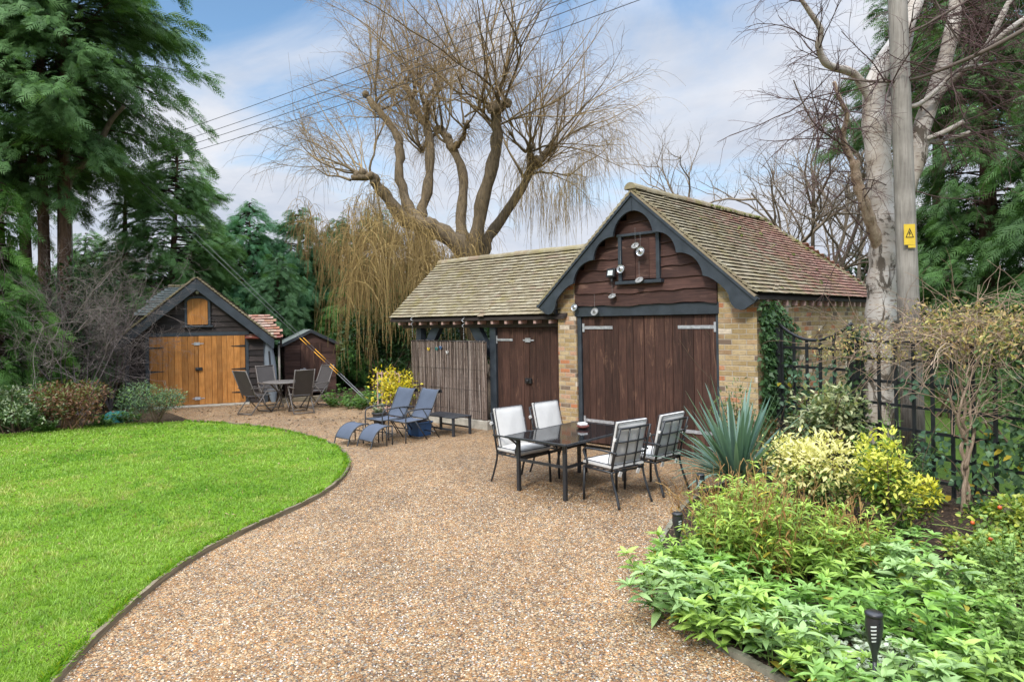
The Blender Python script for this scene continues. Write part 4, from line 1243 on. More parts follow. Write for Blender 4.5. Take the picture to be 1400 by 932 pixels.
lt = thing('low_table', 'low dark slatted table against the brushwood screen', 'table', B(-2.75, -.74, .004), BYAW)
mb = MB()
for i in range(7): mb.span((-.46, -.25 + i * .073, .345), (.46, -.25 + i * .073 + .06, .365))
mb.build('table_top', M['grey_steel'], lt, .004)
for sx in (-1, 1):
    for sy in (-1, 1):
        mb = MB(); mb.box((sx * .43, sy * .215, .172), (.045, .045, .344)); mb.build('leg', M['grey_steel'], lt, .004)
for sy in (-1, 1):
    mb = MB(); mb.bar((-.40, sy * .215, .13), (.40, sy * .215, .13), .02, .03); mb.build('stretcher', M['grey_steel'], lt)
q = B(-3.02, -1.22)
pot = thing('plant_pot', 'blue square plant pot behind the loungers', 'pot', (q[0], q[1], 0), BYAW)
mb = MB(); mb.box((0, 0, .125), (.34, .30, .25), None, None, 1.12); mb.box((0, 0, .262), (.42, .37, .03)); mb.build('tub', M['blue'], pot, .01)
mb = MB(); mb.box((0, 0, .272), (.36, .31, .02)); mb.build('compost', M['soil'], pot)

# round patio set by the shed
tc = A(388, 530, 17.0)
rt = thing('round_table', 'round taupe metal patio table by the timber shed', 'table', (tc[0], tc[1], .004))
mb = MB(); mb.lathe([(0, .70), (.50, .70), (.52, .712), (.52, .725), (.50, .735), (0, .735)], 32); mb.build('table_top', M['alu'], rt)
for i in range(4):
    a = R(45 + 90 * i); mb = MB()
    mb.tube(smooth_line([(.34 * math.cos(a), .34 * math.sin(a), 0), (.12 * math.cos(a), .12 * math.sin(a), .3), (.14 * math.cos(a), .14 * math.sin(a), .45), (.36 * math.cos(a), .36 * math.sin(a), .70)], 4), .018, 6); mb.build('leg', M['alu'], rt)
def recliner():
    t = thing('folding_chair', 'x', 'chair', (0, 0, 0), 0, 'high backed folding chairs round the patio table')
    mb = MB(); mb.grid([[(x, -.21 - .26 * f, .46 + .60 * f) for x in (-.21, 0, .21)] for f in np.linspace(0, 1, 5)])
    mb.grid([[(x, -.225 - .26 * f, .46 + .60 * f) for x in (-.21, 0, .21)] for f in np.linspace(0, 1, 5)]); mb.build('backrest', M['taupe'], t)
    mb = MB(); mb.grid([[(x, y, .435 + .02 * abs(y)) for x in (-.21, 0, .21)] for y in np.linspace(-.2, .24, 4)]); mb.build('seat', M['taupe'], t)
    for sx in (-1, 1):
        x = sx * .235
        mb = MB(); mb.tube([(x, -.18, .38), (x, -.225, .50), (x, -.49, 1.09)], .0165, 6); mb.build('back_post', M['alu'], t)
        mb = MB(); mb.bar((x, -.33, .645), (x, .22, .635), .045, .022); mb.build('arm', M['alu'], t, .004)
        mb = MB(); mb.tube([(x + sx * .01, .20, .63), (x + sx * .01, -.36, 0)], .0155, 6); mb.build('leg', M['alu'], t)
        mb = MB(); mb.tube([(x - sx * .012, -.24, .56), (x - sx * .012, .30, 0)], .0155, 6); mb.build('leg', M['alu'], t)
    for y, z in ((-.475, 1.075), (.24, .44), (-.345, .025), (.28, .025)):
        mb = MB(); mb.tube([(-.235, y, z), (.235, y, z)], .0145, 6); mb.build('crossbar', M['alu'], t)
    return t
rc = recliner()
for i, (px, py, d, rz, lab) in enumerate((
        (350, 560, 16.45, -28, 'high backed folding chair in front of the honey coloured doors'),
        (371, 553, 17.65, -140, 'high backed folding chair behind the round table, before the grey hull'),
        (411, 561, 16.45, 32, 'high backed folding chair nearest the camera, before the brown shed'),
        (430, 552, 17.5, 148, 'high backed folding chair farthest right of the round table'))):
    q = A(px, py, d)
    o = rc if i == 0 else dup(rc)
    o.location = (q[0], q[1], .004); o.rotation_euler = (0, 0, R(rz)); o['label'] = lab

# ------------------------------------------------------------------ things on and round the garage
def disc(px, py, lab, tilt, av=-.27, r=.068):
    n = BV
    d_ = ray(px, py); t = np.dot(BO + BV * av - np.array([0, 0, CAMH]), n) / np.dot(d_, n)
    P = np.array([0, 0, CAMH]) + d_ * t
    return P
discs = [(785, 420, 'round silver disc hanging at the left end of the lintel', 'silver', 80, -.09, .066), (813, 426, 'clear disc hanging across the lintel', 'clear', 70, -.10, .072),
         (837, 405, 'clear tilted disc hanging on the boards below the lamp', 'clear', 35, -.10, .066), (848.5, 367.5, 'round silver disc beside the floodlight', 'silver', 85, -.15, .072),
         (868.5, 336, 'clear tilted disc high on the hatch', 'clear', 50, -.16, .066), (875.5, 343.5, 'large silver disc with dark centre on the hatch', 'silver', 86, -.19, .076), (874, 383, 'clear disc hanging on the hatch sill', 'clear', 40, -.16, .07)]
first = {}
for px, py, lab, mk, tilt, av, r_ in discs:
    P = disc(px, py, lab, tilt, av)
    t = thing('hanging_disc', lab, 'ornament', P, BYAW, 'reflective discs hung on the garage gable')
    mb = MB(); mm = Matrix.Rotation(R(tilt), 3, 'X')
    mb.lathe([(.0, .022), (r_ * .3, .020), (r_ * .34, .010), (r_ * .8, -.004), (r_ * .98, .004), (r_, .012), (r_ * .98, -.004), (r_ * .6, -.016), (0, -.02)], 20, (0, 0, 0), None, mm); mb.build('disc', M[mk], t)
    mb = MB(); mb.lathe([(0, .026), (r_ * .2, .024), (r_ * .2, .012)], 10, (0, 0, 0), None, mm); mb.build('hub', M['iron'], t)
    loc_z = min(4.05, roof_z(float(np.dot(P - BO, BU))) - .35) - P[2]
    mb = MB(); mb.tube([(0, 0, r_ * .6), (0, 0, max(.1, min(loc_z, .30)))], .0016, 4); mb.build('string', M['clear'], t)
P = disc(837, 375, '', 0, -.10)
fl = thing('floodlight', 'small black floodlight with pale glass beside the hatch', 'floodlight', P, BYAW)
mb = MB(); mb.box((0, -.03, .02), (.175, .05, .15), (R(-12), 0, R(-6))); mb.build('housing', M['iron'], fl, .008)
mb = MB(); mb.box((-.002, -.0585, .022), (.105, .006, .085), (R(-12), 0, R(-6))); mb.build('lamp_glass', M['lamp_glass'], fl)
mb = MB(); mb.box((.0, .02, -.07), (.06, .10, .03)); mb.lathe([(.024, -.13), (.026, -.1), (.024, -.08), (0, -.078)], 10, (.0, -.015, 0)); mb.build('sensor', M['iron'], fl)
# small ornaments on the screen
for px, py, lab, cm in ((586.5, 477.5, 'yellow winged ornament pinned on the screen', 'yellow'), (597.5, 477, 'pale teal ornament left of the blue pair on the screen', 'teal'), (603, 475.5, 'blue winged ornament at the middle of the screen', 'blue'), (612, 482, 'cream ornament lowest on the screen', 'cushion')):
    P = disc(px, py, '', 0, -.03)
    t = thing('butterfly_ornament', lab, 'ornament', P, BYAW, 'butterfly ornaments on the brushwood screen')
    for sg in (-1, 1):
        mb = MB(); mb.prism([(0, 0, .02), (sg * .035, -.012, .045), (sg * .045, -.016, .015), (sg * .022, -.01, 0), (sg * .03, -.012, -.028), (0, 0, -.02)], (0, -.003, 0)); mb.build('wing', M[cm], t)
    mb = MB(); mb.tube([(0, -.006, -.03), (0, -.008, .035)], .005, 5); mb.build('body', M['iron'], t)
for px, py, d_, lab in ((563.5, 440, -.12, 'silver spiral hanging at the left end of the cart shed eaves'), (633.5, 442, -.12, 'silver spiral hanging from the eaves above the right brace')):
    P = disc(px, py, '', 0, d_)
    t = thing('spiral_ornament', lab, 'ornament', P, 0, 'hanging spirals under the eaves')
    mb = MB(); pts = [(.035 * math.cos(a) * math.sin(PI * min(1, .15 + i / 44)), .035 * math.sin(a) * math.sin(PI * min(1, .15 + i / 44)), .12 - i * .0065) for i, a in enumerate(np.linspace(0, 14, 40))]
    mb.tube(pts, .006, 5); mb.build('spiral', M['silver'], t)
    mb = MB(); mb.tube([(0, 0, -.14), (.004, 0, -.34)], .002, 4)
    for q in range(4): mb.lathe([(0, .012), (.012, 0), (0, -.012)], 8, (.002, 0, -.17 - q * .05))
    mb.build('bead_string', M['silver'], t)

# ------------------------------------------------------------------ utility pole, wires, stay
PD = 9.3
pb = A(1243, 440, PD); pt_ = A(1227, 0, PD)
pdir = (pt_ - pb) / (pt_[2] - pb[2])
base = pb - pdir * pb[2]
pole = thing('utility_pole', 'tall pale weathered timber pole with yellow warning sign', 'utility pole', (base[0], base[1], 0))
mb = MB()
def pole_at(z): return Vector((pdir[0] * z, pdir[1] * z, z))
mb.tube([pole_at(z) for z in (-.1, 1.5, 3, 5, 7, 8.7)], [.145, .140, .134, .126, .120, .112], 10)
shaft = mb.build('shaft', M['pole'], pole)
mb = MB(); mb.tube([pole_at(z) for z in (-.1, .9, 2.20, 2.42)], [.150, .148, .143, .1385], 10); mb.build('tarred_foot', M['foot'], pole)
mb = MB(); e = pole_at(8.2); mb.bar(e + Vector((-.55, -.12, 0)), e + Vector((.55, -.12, 0)), .09, .11); mb.build('crossarm', M['pole'], pole)
sg = A(1243.5, 320.5, PD - .165)
sign = thing('warning_sign', 'yellow triangle warning plate fixed on the pole', 'sign', sg, 0)
mb = MB(); mb.box((0, 0, 0), (.155, .006, .285)); mb.build('plate', M['yellow'], sign)
mb = MB()
tri = [(-.058, -.045), (.060, -.045), (.001, .092)]
cxy = (0.001, 0.0)
for i in range(3):
    a, b = tri[i], tri[(i + 1) % 3]
    ai, bi = [tuple(cxy[k] + (p[k] - cxy[k]) * .74 for k in (0, 1)) for p in (a, b)]
    mb.prism([(a[0], -.0035, a[1]), (b[0], -.0035, b[1]), (bi[0], -.0035, bi[1]), (ai[0], -.0035, ai[1])], (0, -.002, 0))
mb.prism([(x, -.0035, z) for x, z in ((.006, .055), (-.018, .008), (-.002, .010), (-.012, -.030), (.018, .020), (.003, .018), (.014, .055))], (0, -.002, 0))
mb.build('warning_symbol', M['black'], sign)
mb = MB(); mb.box((.03, 0, -.165), (.10, .006, .038)); mb.build('lower_plate', M['yellow'], sign)
fp = A(92, 250, 21.0)
far = thing('utility_pole', 'distant timber pole among the tall conifers carrying the wires', 'utility pole', (fp[0], fp[1], 0))
mb = MB(); mb.tube([(0, 0, -.1), (0, 0, 9.2)], [.14, .11], 8); mb.build('shaft', M['pole'], far)
mb = MB(); mb.bar((-.5, 0, 8.1), (.5, 0, 8.1), .09, .1); mb.build('crossarm', M['pole'], far)
top = Vector(base) + pole_at(8.2)
wl = ['topmost overhead wire crossing the sky', 'second overhead wire crossing the sky', 'third overhead wire crossing the sky', 'lowest overhead wire crossing the sky']
for i, (ya, yb, dx) in enumerate(((229, 8.58, 0.0), (240, 8.22, -.3), (247, 8.20, .1), (253, 8.05, .5))):
    a = A(92, ya, 21.0 + .2 * i); b = Vector(base) + pole_at(yb) + Vector((dx, -.1, .06))
    pts = [(a[0] + (b.x - a[0]) * f, a[1] + (b.y - a[1]) * f, a[2] + (b.z - a[2]) * f - .55 * 4 * f * (1 - f) * (.42 + .05 * i)) for f in np.linspace(0, 1, 40)]
    mb = MB(); mb.tube(pts, .0070, 4); o = mb.build('overhead_wire', M['cable'])
    tag(o, wl[i], 'wire', 'overhead wires')
ga = G(513, 560)
gt = Vector((fp[0], fp[1], 8.9))
for k, dx in enumerate((0.0, .06)):
    g0 = Vector((ga[0] + dx, ga[1] + .02, 0.0))
    gtt = gt + Vector((.22 * k, 0, .06 * k))
    P = lambda f: g0.lerp(gtt, f)
    # the stay leaves the ground, carries two yellow sleeves, then a thin wire
    t = thing('stay_wire', ['pole stay wire with yellow sleeves, lower of the pair', 'pole stay wire with yellow sleeves, upper of the pair'][k], 'wire', g0, 0, 'pole stay wires')
    loc = lambda f: P(f) - g0
    mb = MB(); mb.tube([loc(0), loc(.10)], .010, 6); mb.tube([loc(.10), loc(1)], .0055, 5); mb.build('wire', M['stay'], t)
    for f0, f1 in ((.100 + .006 * k, .122 + .006 * k), (.135 + .006 * k, .165 + .006 * k), (.185, .205)):
        mb = MB(); mb.tube([loc(f0), loc(f1)], .0085, 7); mb.build('sleeve', M['yellow_sleeve'], t)

# ------------------------------------------------------------------ garden torches
def torch():
    t = thing('garden_torch', 'x', 'garden torch', (0, 0, 0), 0, 'black solar garden torches')
    mb = MB(); mb.tube([(0, 0, -.1), (0, 0, .46)], [.008, .0115], 8); mb.build('stake', M['torch'], t)
    mb = MB(); mb.lathe([(.012, .45), (.016, .49), (.031, .55), (.043, .61), (.047, .655), (.042, .70)], 18); b = mb.build('lamp_shade', M['torch'], t)
    for i in range(5):
        z = .565 + i * .021; rf = lambda q: float(np.interp(q, (.55, .61, .655, .70), (.031, .043, .047, .042))) + .0016
        for j in range(3):
            a0 = R(222 + j * 120); mb = MB()
            mb.grid([[(rf(zz) * math.cos(a0 + da), rf(zz) * math.sin(a0 + da), zz + da * .01) for da in np.linspace(0, .6, 5)] for zz in (z, z + .009)], None, True); mb.build('slot', M['lamp_glass'], b)
    mb = MB(); mb.lathe([(.042, .70), (.047, .70), (.047, .715), (.040, .722), (.0, .722)], 18); mb.build('cap', M['torch'], t)
    return t
tor = torch()
q = G(1197, 975); tor.location = (q[0], q[1], -.16); tor['label'] = 'black garden torch standing closest to the camera among the green plants'
q = A(926, 698, 5.6); dup(tor, (q[0], q[1], q[2] - .70), .8, 'black garden torch standing by the stone edging at the bed\'s left end', .95)
q = A(958, 672, 7.3); dup(tor, (q[0], q[1], -.25), 2.0, 'black garden torch half hidden under the yucca')

# turquoise heap and little trellis in the borders
q = G(160, 577)
mb = MB(); rows = []
for i in range(9):
    f = i / 8
    rows.append([((.30 + .05 * math.sin(5 * a + i)) * math.cos(a) * math.cos(f * PI / 2) ** .7, (.22 + .05 * math.cos(4 * a + i)) * math.sin(a) * math.cos(f * PI / 2) ** .7, 0.24 * math.sin(f * PI / 2) + .03 * math.sin(7 * a + 2 * i)) for a in np.linspace(0, 2 * PI, 22)[:-1]])
mb.grid(rows, None, True, True); o = mb.build('net_heap', M['teal']); o.location = (q[0], q[1], 0)
tag(o, 'crumpled turquoise netting heap beside the shed bush', 'netting')
q = A(531, 560, 16.0)
tr = thing('plant_trellis', 'small pinkish slatted trellis with turquoise panes behind the yellow shrub', 'trellis', (q[0], q[1], 0), R(-20))
mb = MB()
for i in range(6): mb.span((-.30 + i * .12, -.012, 0), (-.265 + i * .12, .012, 1.02))
for z in (.12, .5, .95): mb.span((-.32, .013, z), (.36, .03, z + .035))
mb.build('slats', M['pink'], tr)
for x, z in ((-.24, .80), (-.12, .62), (.0, .80), (-.24, .42)):
    mb = MB(); mb.box((x, -.004, z), (.075, .006, .15)); mb.build('pane', M['teal'], tr)
for px, py, d_, lab in ((519, 579, 14.2, 'small dark flower pot with pale blooms left of the loungers'),):
    q = A(px, py, d_)
    t = thing('flower_pot', lab, 'pot', (q[0], q[1], 0))
    mb = MB(); mb.lathe([(0, 0), (.11, 0), (.15, .24), (.165, .25), (.165, .28), (.14, .28), (.13, .24), (0, .24)], 18); mb.build('tub', M['dark_pot'], t)

# ------------------------------------------------------------------ black trellis fence
ta, tbq = np.array([3.95, 9.75]), np.array([5.30, 6.82])
td = tbq - ta; tl = float(np.hypot(*td)); tyaw = math.atan2(td[1], td[0])
tf = thing('trellis_fence', 'black square lattice trellis fence with scalloped first panel', 'fence', (ta[0], ta[1], 0), tyaw)
p1 = 1.18
mb = MB()
n = 6
for i in range(n):
    x = .03 + i * (p1 - .06) / (n - 1)
    h_ = 1.83 + .22 * (2 * (x - p1 / 2) / p1) ** 2 + .01
    mb.span((x - .019, -.012, .12), (x + .019, .012, h_))
for z in (.25, .55, .85, 1.15, 1.45, 1.72): mb.span((0, .0135, z), (p1, .032, z + .036))
mb.tube([(x, 0, 1.85 + .22 * (2 * (x - p1 / 2) / p1) ** 2) for x in np.linspace(-.02, p1 + .02, 14)], .022, 6)
mb.build('lattice_panel', M['trellis'], tf)
mb = MB()
x = p1 + .17
while x < tl - .08:
    mb.span((x - .019, -.012, .10), (x + .019, .012, 1.87)); x += .225
for z in (.22, .50, .78, 1.06, 1.34, 1.62, 1.84): mb.span((p1 + .06, .0135, z), (tl, .032, z + .036))
mb.build('lattice_panel', M['trellis'], tf)
for x, h_ in ((-.06, 2.02), (p1 + .06, 2.02), (tl + .05, 2.15), (tl + .15, 2.15)):
    mb = MB(); mb.box((x, .0, h_ / 2), (.085, .085, h_)); mb.build('post', M['trellis'], tf, .005)
x2 = tl + .24
mb = MB()
x = x2
while x < tl + 1.9:
    mb.span((x - .019, -.012, .10), (x + .019, .012, 1.87)); x += .225
for z in (.22, .50, .78, 1.06, 1.34, 1.62, 1.84): mb.span((tl + .2, .0135, z), (tl + 1.9, .032, z + .036))
mb.build('lattice_panel', M['trellis'], tf)
a, b = G(1318, 697), G(1400, 712)
mb = MB(); mb.tube([(a[0], a[1], .06), ((a[0] + b[0]) / 2, (a[1] + b[1]) / 2 + .03, .085), (b[0], b[1], .06)], [.045, .05, .045], 7)
o = mb.build('fallen_branch', M['grey_bark']); tag(o, 'grey fallen log lying on soil under the trellis', 'log')
# ------------------------------------------------------------------ trees
def lerp_col(a, b, u):
    u = np.clip(u, 0, 1)[:, None]
    return np.asarray(a) * (1 - u) + np.asarray(b) * u
FROND = frond(5, .034, 36, 1.0, .30)
FROND_S = frond(4, .07, 42, 1.0, .15)
def paths(S, D, L, k, rg, wob=.15, grav=0.0, gpow=1.0):
    S = np.asarray(S, float); d = unit(D); N = len(S)
    L = np.broadcast_to(np.asarray(L, float), (N,))
    P = [S]
    for i in range(k):
        d = unit(d + rg.normal(0, wob, (N, 3)) + np.array([0, 0, -grav]) * ((i + 1) / k) ** gpow)
        P.append(P[-1] + d * (L / k)[:, None])
    return np.stack(P, 1)
def put_paths(vb, P, r0, r1, col, n=3):
    N, k, _ = P.shape
    r0 = np.broadcast_to(np.asarray(r0, float), (N,)); r1 = np.broadcast_to(np.asarray(r1, float), (N,))
    col = np.broadcast_to(np.asarray(col, float), (N, 3))
    for i in range(k - 1):
        a, b = i / (k - 1), (i + 1) / (k - 1)
        vb.segs(P[:, i], P[:, i + 1], r0 + (r1 - r0) * a, r0 + (r1 - r0) * b, col, n)
def along(P, s):
    """points and directions at fractions s (N,) of the paths P (N,k,3)"""
    N, k, _ = P.shape
    x = np.clip(s, 0, .999) * (k - 1)
    i = x.astype(int); f = (x - i)[:, None]
    r_ = np.arange(N)
    return P[r_, i] * (1 - f) + P[r_, i + 1] * f, unit(P[r_, i + 1] - P[r_, i])
def children(P, n, rg, lo=.15, hi=1.0):
    Q = np.repeat(P, n, 0)
    s = rg.uniform(lo, hi, len(Q))
    p, d = along(Q, s)
    return p, d, s
def rand_dirs(n, rg):
    return unit(rg.normal(0, 1, (n, 3)))

def conifer(name, label, base, H, z0, prof, nb, fl, seed, keep=None, rise=.25, sag=.5, dens=12, droop=.25, dark=(0.024, 0.061, 0.022), light=(0.081, 0.169, 0.057), lean=(0, 0), trunks=((0, 0),), tr=.2, group=None, az=None, fr=FROND):
    rg = np.random.default_rng(seed)
    t = thing(name, label, 'tree', base, 0, group)
    mb = MB()
    for tx, ty in trunks:
        mb.tube([(tx * (1 + .35 * f) + lean[0] * f, ty + lean[1] * f, H * .96 * f - .1) for f in np.linspace(0, 1, 9)], [max(.02, tr * (1 - f) ** .8 + .015) for f in np.linspace(0, 1, 9)], 8)
    mb.build('trunk', M['cypress_bark'], t)
    vb = VB()
    u = rg.beta(1.0, 1.15, nb)
    z = z0 + (H - z0) * u
    a = rg.uniform(0, 2 * PI, nb) if az is None else rg.uniform(az[0], az[1], nb)
    L = np.array([prof(x) for x in u]) * rg.uniform(.62, 1.12, nb)
    dirs = np.stack([np.cos(a), np.sin(a), 0 * a], 1)
    side = np.stack([-np.sin(a), np.cos(a), 0 * a], 1)
    if keep is not None:
        kk = keep(a, z)
        u, z, a, L, dirs, side = u[kk], z[kk], a[kk], L[kk], dirs[kk], side[kk]; nb = len(u)
    ti = rg.integers(0, len(trunks), nb); tp = np.array(trunks)[ti]
    org = np.stack([tp[:, 0] + lean[0] * z / H, tp[:, 1] + lean[1] * z / H, z], 1)
    cnt = np.maximum(8, (L * dens * 2.3).astype(int))
    bi = np.repeat(np.arange(nb), cnt); n = len(bi)
    s = rg.uniform(.12, 1, n) ** .62
    lat = rg.normal(0, .17, n) * L[bi] * (1.15 - s) + rg.normal(0, .06, n)
    tw = rg.normal(rise, .18, nb); sg = sag * rg.uniform(.6, 1.4, nb)
    pos = org[bi] + dirs[bi] * (L[bi] * s)[:, None] + side[bi] * lat[:, None]
    pos[:, 2] += L[bi] * (tw[bi] * s - sg[bi] * s ** 2) + rg.normal(0, .12, n)
    slope = tw[bi] - 2 * sg[bi] * s
    fan = rg.normal(0, .55, n) + np.sign(lat) * .25
    d = dirs[bi] + side[bi] * fan[:, None]
    d[:, 2] += slope * .8 - droop * rg.uniform(.2, 1.6, n)
    up = unit(np.array([0, 0, 1.]) + rg.normal(0, .65, (n, 3)))
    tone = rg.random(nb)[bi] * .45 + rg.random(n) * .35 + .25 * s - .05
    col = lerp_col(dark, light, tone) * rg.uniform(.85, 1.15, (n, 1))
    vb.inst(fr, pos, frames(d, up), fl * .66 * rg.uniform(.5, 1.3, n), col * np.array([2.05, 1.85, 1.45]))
    # bare branch wood inside the sprays
    k = 5
    P = np.stack([org + dirs * (L * f)[:, None] + np.array([0, 0, 1.]) * (L * (tw * f - sg * f * f))[:, None] for f in np.linspace(0, .85, k)], 1)
    put_paths(vb, P, .030, .006, (.06, .04, .028), 4)
    vb.build('crown', M['needle'], t)
    return t

# the big cypress on the left: a tall bare-stemmed tree with a spreading head
bp = A(72, 500, 18.0)
def big_prof(x): return 4.1 * (1 - .55 * x ** 2.2) * (.55 + .45 * min(1, x / .18))
big = conifer('cypress_tree', 'tallest dark cypress with several bare reddish trunks and wide head', (bp[0], bp[1], 0), 15.5, 5.9, big_prof, 430, .62, 11, keep=lambda a, z: (z > 8.0 + .8 * np.cos(a)) | (np.cos(a) < .15) | (np.sin(a) > .75) | ((np.sin(a) < -.4) & (z > 5.2)), rise=.30, sag=.42, dens=13, droop=.18,
        dark=(0.022, 0.054, 0.024), light=(0.081, 0.173, 0.070), trunks=((-.75, .2), (-.1, -.1), (.22, .15), (.45, -.15), (-1.6, .5)), tr=.17)
lp = [A(x, y, 18.0) - np.array([bp[0], bp[1], 0]) for x, y in ((90, 262), (98, 238), (122, 218), (138, 192), (152, 165), (170, 145))]
mb = MB(); mb.tube(smooth_line(lp, 5), np.linspace(.12, .05, 26), 8); mb.build('limb', M['grey_bark'], big)
con = 'conifers behind the timber shed'
for (px, py, d, top, R_, nb, lab, dk, lt, ln) in (
        (228, 520, 22.0, 190, 3.3, 280, 'pointed dark conifer leaning above the timber shed roof', (0.022, 0.054, 0.024), (0.078, 0.165, 0.068), (.5, 0)),
        (168, 520, 21.3, 222, 1.6, 90, 'slim wispy conifer between the tallest cypress and the pointed one', (0.022, 0.049, 0.022), (0.068, 0.142, 0.057), (.2, 0)),
        (345, 520, 24.5, 278, 3.0, 260, 'broad blue green conifer just right of the timber shed ridge', (0.022, 0.068, 0.041), (0.074, 0.189, 0.111), (0, 0)),
        (412, 520, 25.0, 288, 2.7, 240, 'bushy conifer above the small brown shed', (0.020, 0.061, 0.035), (0.068, 0.169, 0.095), (0, 0)),
        (290, 520, 26.5, 306, 2.4, 170, 'olive tinged conifer behind the timber shed right slope', (0.041, 0.074, 0.022), (0.121, 0.176, 0.054), (0, 0)),
        (382, 524, 22.8, 352, 1.9, 150, 'plump mid green conifer directly behind the small brown shed', (.020, .052, .026), (.070, .150, .080), (0, 0)),
        (465, 520, 26.0, 300, 2.4, 170, 'green conifer half veiled by the willow curtain', (.018, .048, .024), (.060, .135, .064), (0, 0)),
        (120, 520, 25.0, 318, 2.6, 140, 'deep green conifer filling the gap behind the bare shrub', (0.018, 0.046, 0.020), (0.054, 0.121, 0.046), (0, 0)),
        (515, 520, 27.5, 286, 2.7, 170, 'dark conifer behind the curtain of willow twigs', (0.019, 0.051, 0.027), (0.061, 0.142, 0.070), (0, 0)),
        (470, 524, 23.5, 392, 1.6, 90, 'low glossy evergreen right of the small brown shed', (0.019, 0.054, 0.019), (0.061, 0.149, 0.041), (0, 0))):
    q = A(px, py, d); tz = A(px, top, d)[2]
    conifer('conifer_tree', lab, (q[0], q[1], 0), tz, .2, lambda x, R_=R_: R_ * (1 - x) ** .62 + .12, nb, .58, int(px), rise=.22, sag=.35, dens=11, droop=.25, dark=tuple(1.35 * c for c in dk), light=tuple(1.45 * c for c in lt), lean=ln, group=con, tr=.16)
# nearer fir with hanging branches at the left edge
q = A(0, 560, 15.4)
conifer('fir_tree', 'feathery bright green fir with drooping branches at the left edge', (q[0], q[1], 0), 5.7, .35, lambda x: 1.45 * (1 - x) ** .6 + .15, 170, .62, 77, rise=.10, sag=.38, dens=13, droop=.35,
        dark=(0.027, 0.078, 0.024), light=(0.115, 0.250, 0.070), tr=.13)
q = A(-110, 560, 13.6)
conifer('fir_tree', 'dark fir standing mostly outside the left edge behind the feathery one', (q[0], q[1], 0), 7.0, 1.2, lambda x: 1.7 * (1 - x) ** .6 + .15, 90, .62, 79, rise=.10, sag=.38, dens=11, droop=.35, dark=(0.022, 0.061, 0.022), light=(0.081, 0.176, 0.054), tr=.13)
# dark conifers behind the birch on the right
for (px, d, top, R_, nb, sd_, lab) in ((1355, 17.5, -140, 2.7, 260, 5, 'massive dark conifer filling the sky right of the pole'), (1288, 22.0, -90, 3.3, 170, 6, 'dark conifer showing on both sides of the pole'),
                                     (1450, 14.5, 60, 2.0, 120, 8, 'dark green conifer at the right edge behind the climber')):
    q = A(px, 520, d); tz = A(px, top, d)[2]
    conifer('conifer_tree', lab, (q[0], q[1], 0), tz, .6 if sd_ != 6 else 8.0, lambda x, R_=R_: R_ * (1 - x) ** .55 + .2, nb, .66, 300 + sd_, rise=.12, sag=.30, dens=12, droop=.28,
            dark=(0.016, 0.041, 0.016), light=(0.057, 0.132, 0.043), group='conifers behind the birch', tr=.28)
# glossy dark laurel masses under the willow
LEAF_E = leaf(.42, 2, .2, .3)
LEAF_D = leaf(.40, 1, .25, .25)
def blob_shrub(name, label, cat, base, rx, ry, h, n, size, dark, light, seed, lobes=9, tm=LEAF_D, z0=.05, stems=7, stemcol=(.12, .085, .055), group=None, tip=None, tipfrac=.35, flat=.5, m=None, jit=.20):
    """a shrub of leaves on the skin of many overlapping lobes, stems inside"""
    rg = np.random.default_rng(seed)
    t = thing(name, label, cat, base, 0, group)
    vb = VB()
    lc = np.stack([rg.normal(0, .42, lobes) * rx, rg.normal(0, .42, lobes) * ry, h * (.30 + .48 * rg.random(lobes))], 1)
    lr = rg.uniform(.30, .52, lobes)
    i = rg.integers(0, lobes, n)
    d = rand_dirs(n, rg); d[:, 2] = np.abs(d[:, 2]) * rg.choice([1, 1, 1, -.6], n)
    rad = lr[i] * rg.uniform(.55, 1.0, n) ** .5 * (1 + rg.normal(0, jit, n))
    pos = lc[i] + d * np.stack([rad * rx, rad * ry, rad * h * .72], 1)
    ok = (pos[:, 2] > z0) & (pos[:, 2] < h * 1.08)
    pos, d = pos[ok], d[ok]; n = len(pos)
    ld = unit(d + rg.normal(0, .55, (n, 3)) + np.array([0, 0, .15]))
    up = unit(d * .6 + np.array([0, 0, 1.0]) + rg.normal(0, flat, (n, 3)))
    tone = rg.random(lobes)[i[ok]] * .35 + rg.random(n) * .65
    col = lerp_col(dark, light, tone) * rg.uniform(.85, 1.15, (n, 1))
    if tip is not None:
        k = (rg.random(n) < tipfrac * np.clip((pos[:, 2] / h - .22) * 2.3, .05, 1.25))
        col[k] = np.asarray(tip) * rg.uniform(.75, 1.15, (k.sum(), 1))
    vb.inst(tm, pos, frames(ld, up), size * rg.uniform(.65, 1.25, n), col)
    vb.build('foliage', m or M['leaf'], t)
    vs = VB()
    st = rg.normal(0, .12, (stems, 3)) * np.array([rx, ry, 0])
    tg = lc[rg.integers(0, lobes, stems)] + rg.normal(0, .1, (stems, 3)) * h
    P = np.stack([st + (tg - st) * f + rg.normal(0, .015, (stems, 3)) for f in np.linspace(0, 1, 5)], 1)
    put_paths(vs, P, .012 + .006 * h, .004, stemcol, 5)
    b, dd, _ = children(P, 6, rg, .35)
    put_paths(vs, paths(b, dd + rand_dirs(len(b), rg) * .7, .28 * h, 3, rg, .2), .005, .002, stemcol, 3)
    vs.build('stem_sprays', M['twig'], t)
    return t
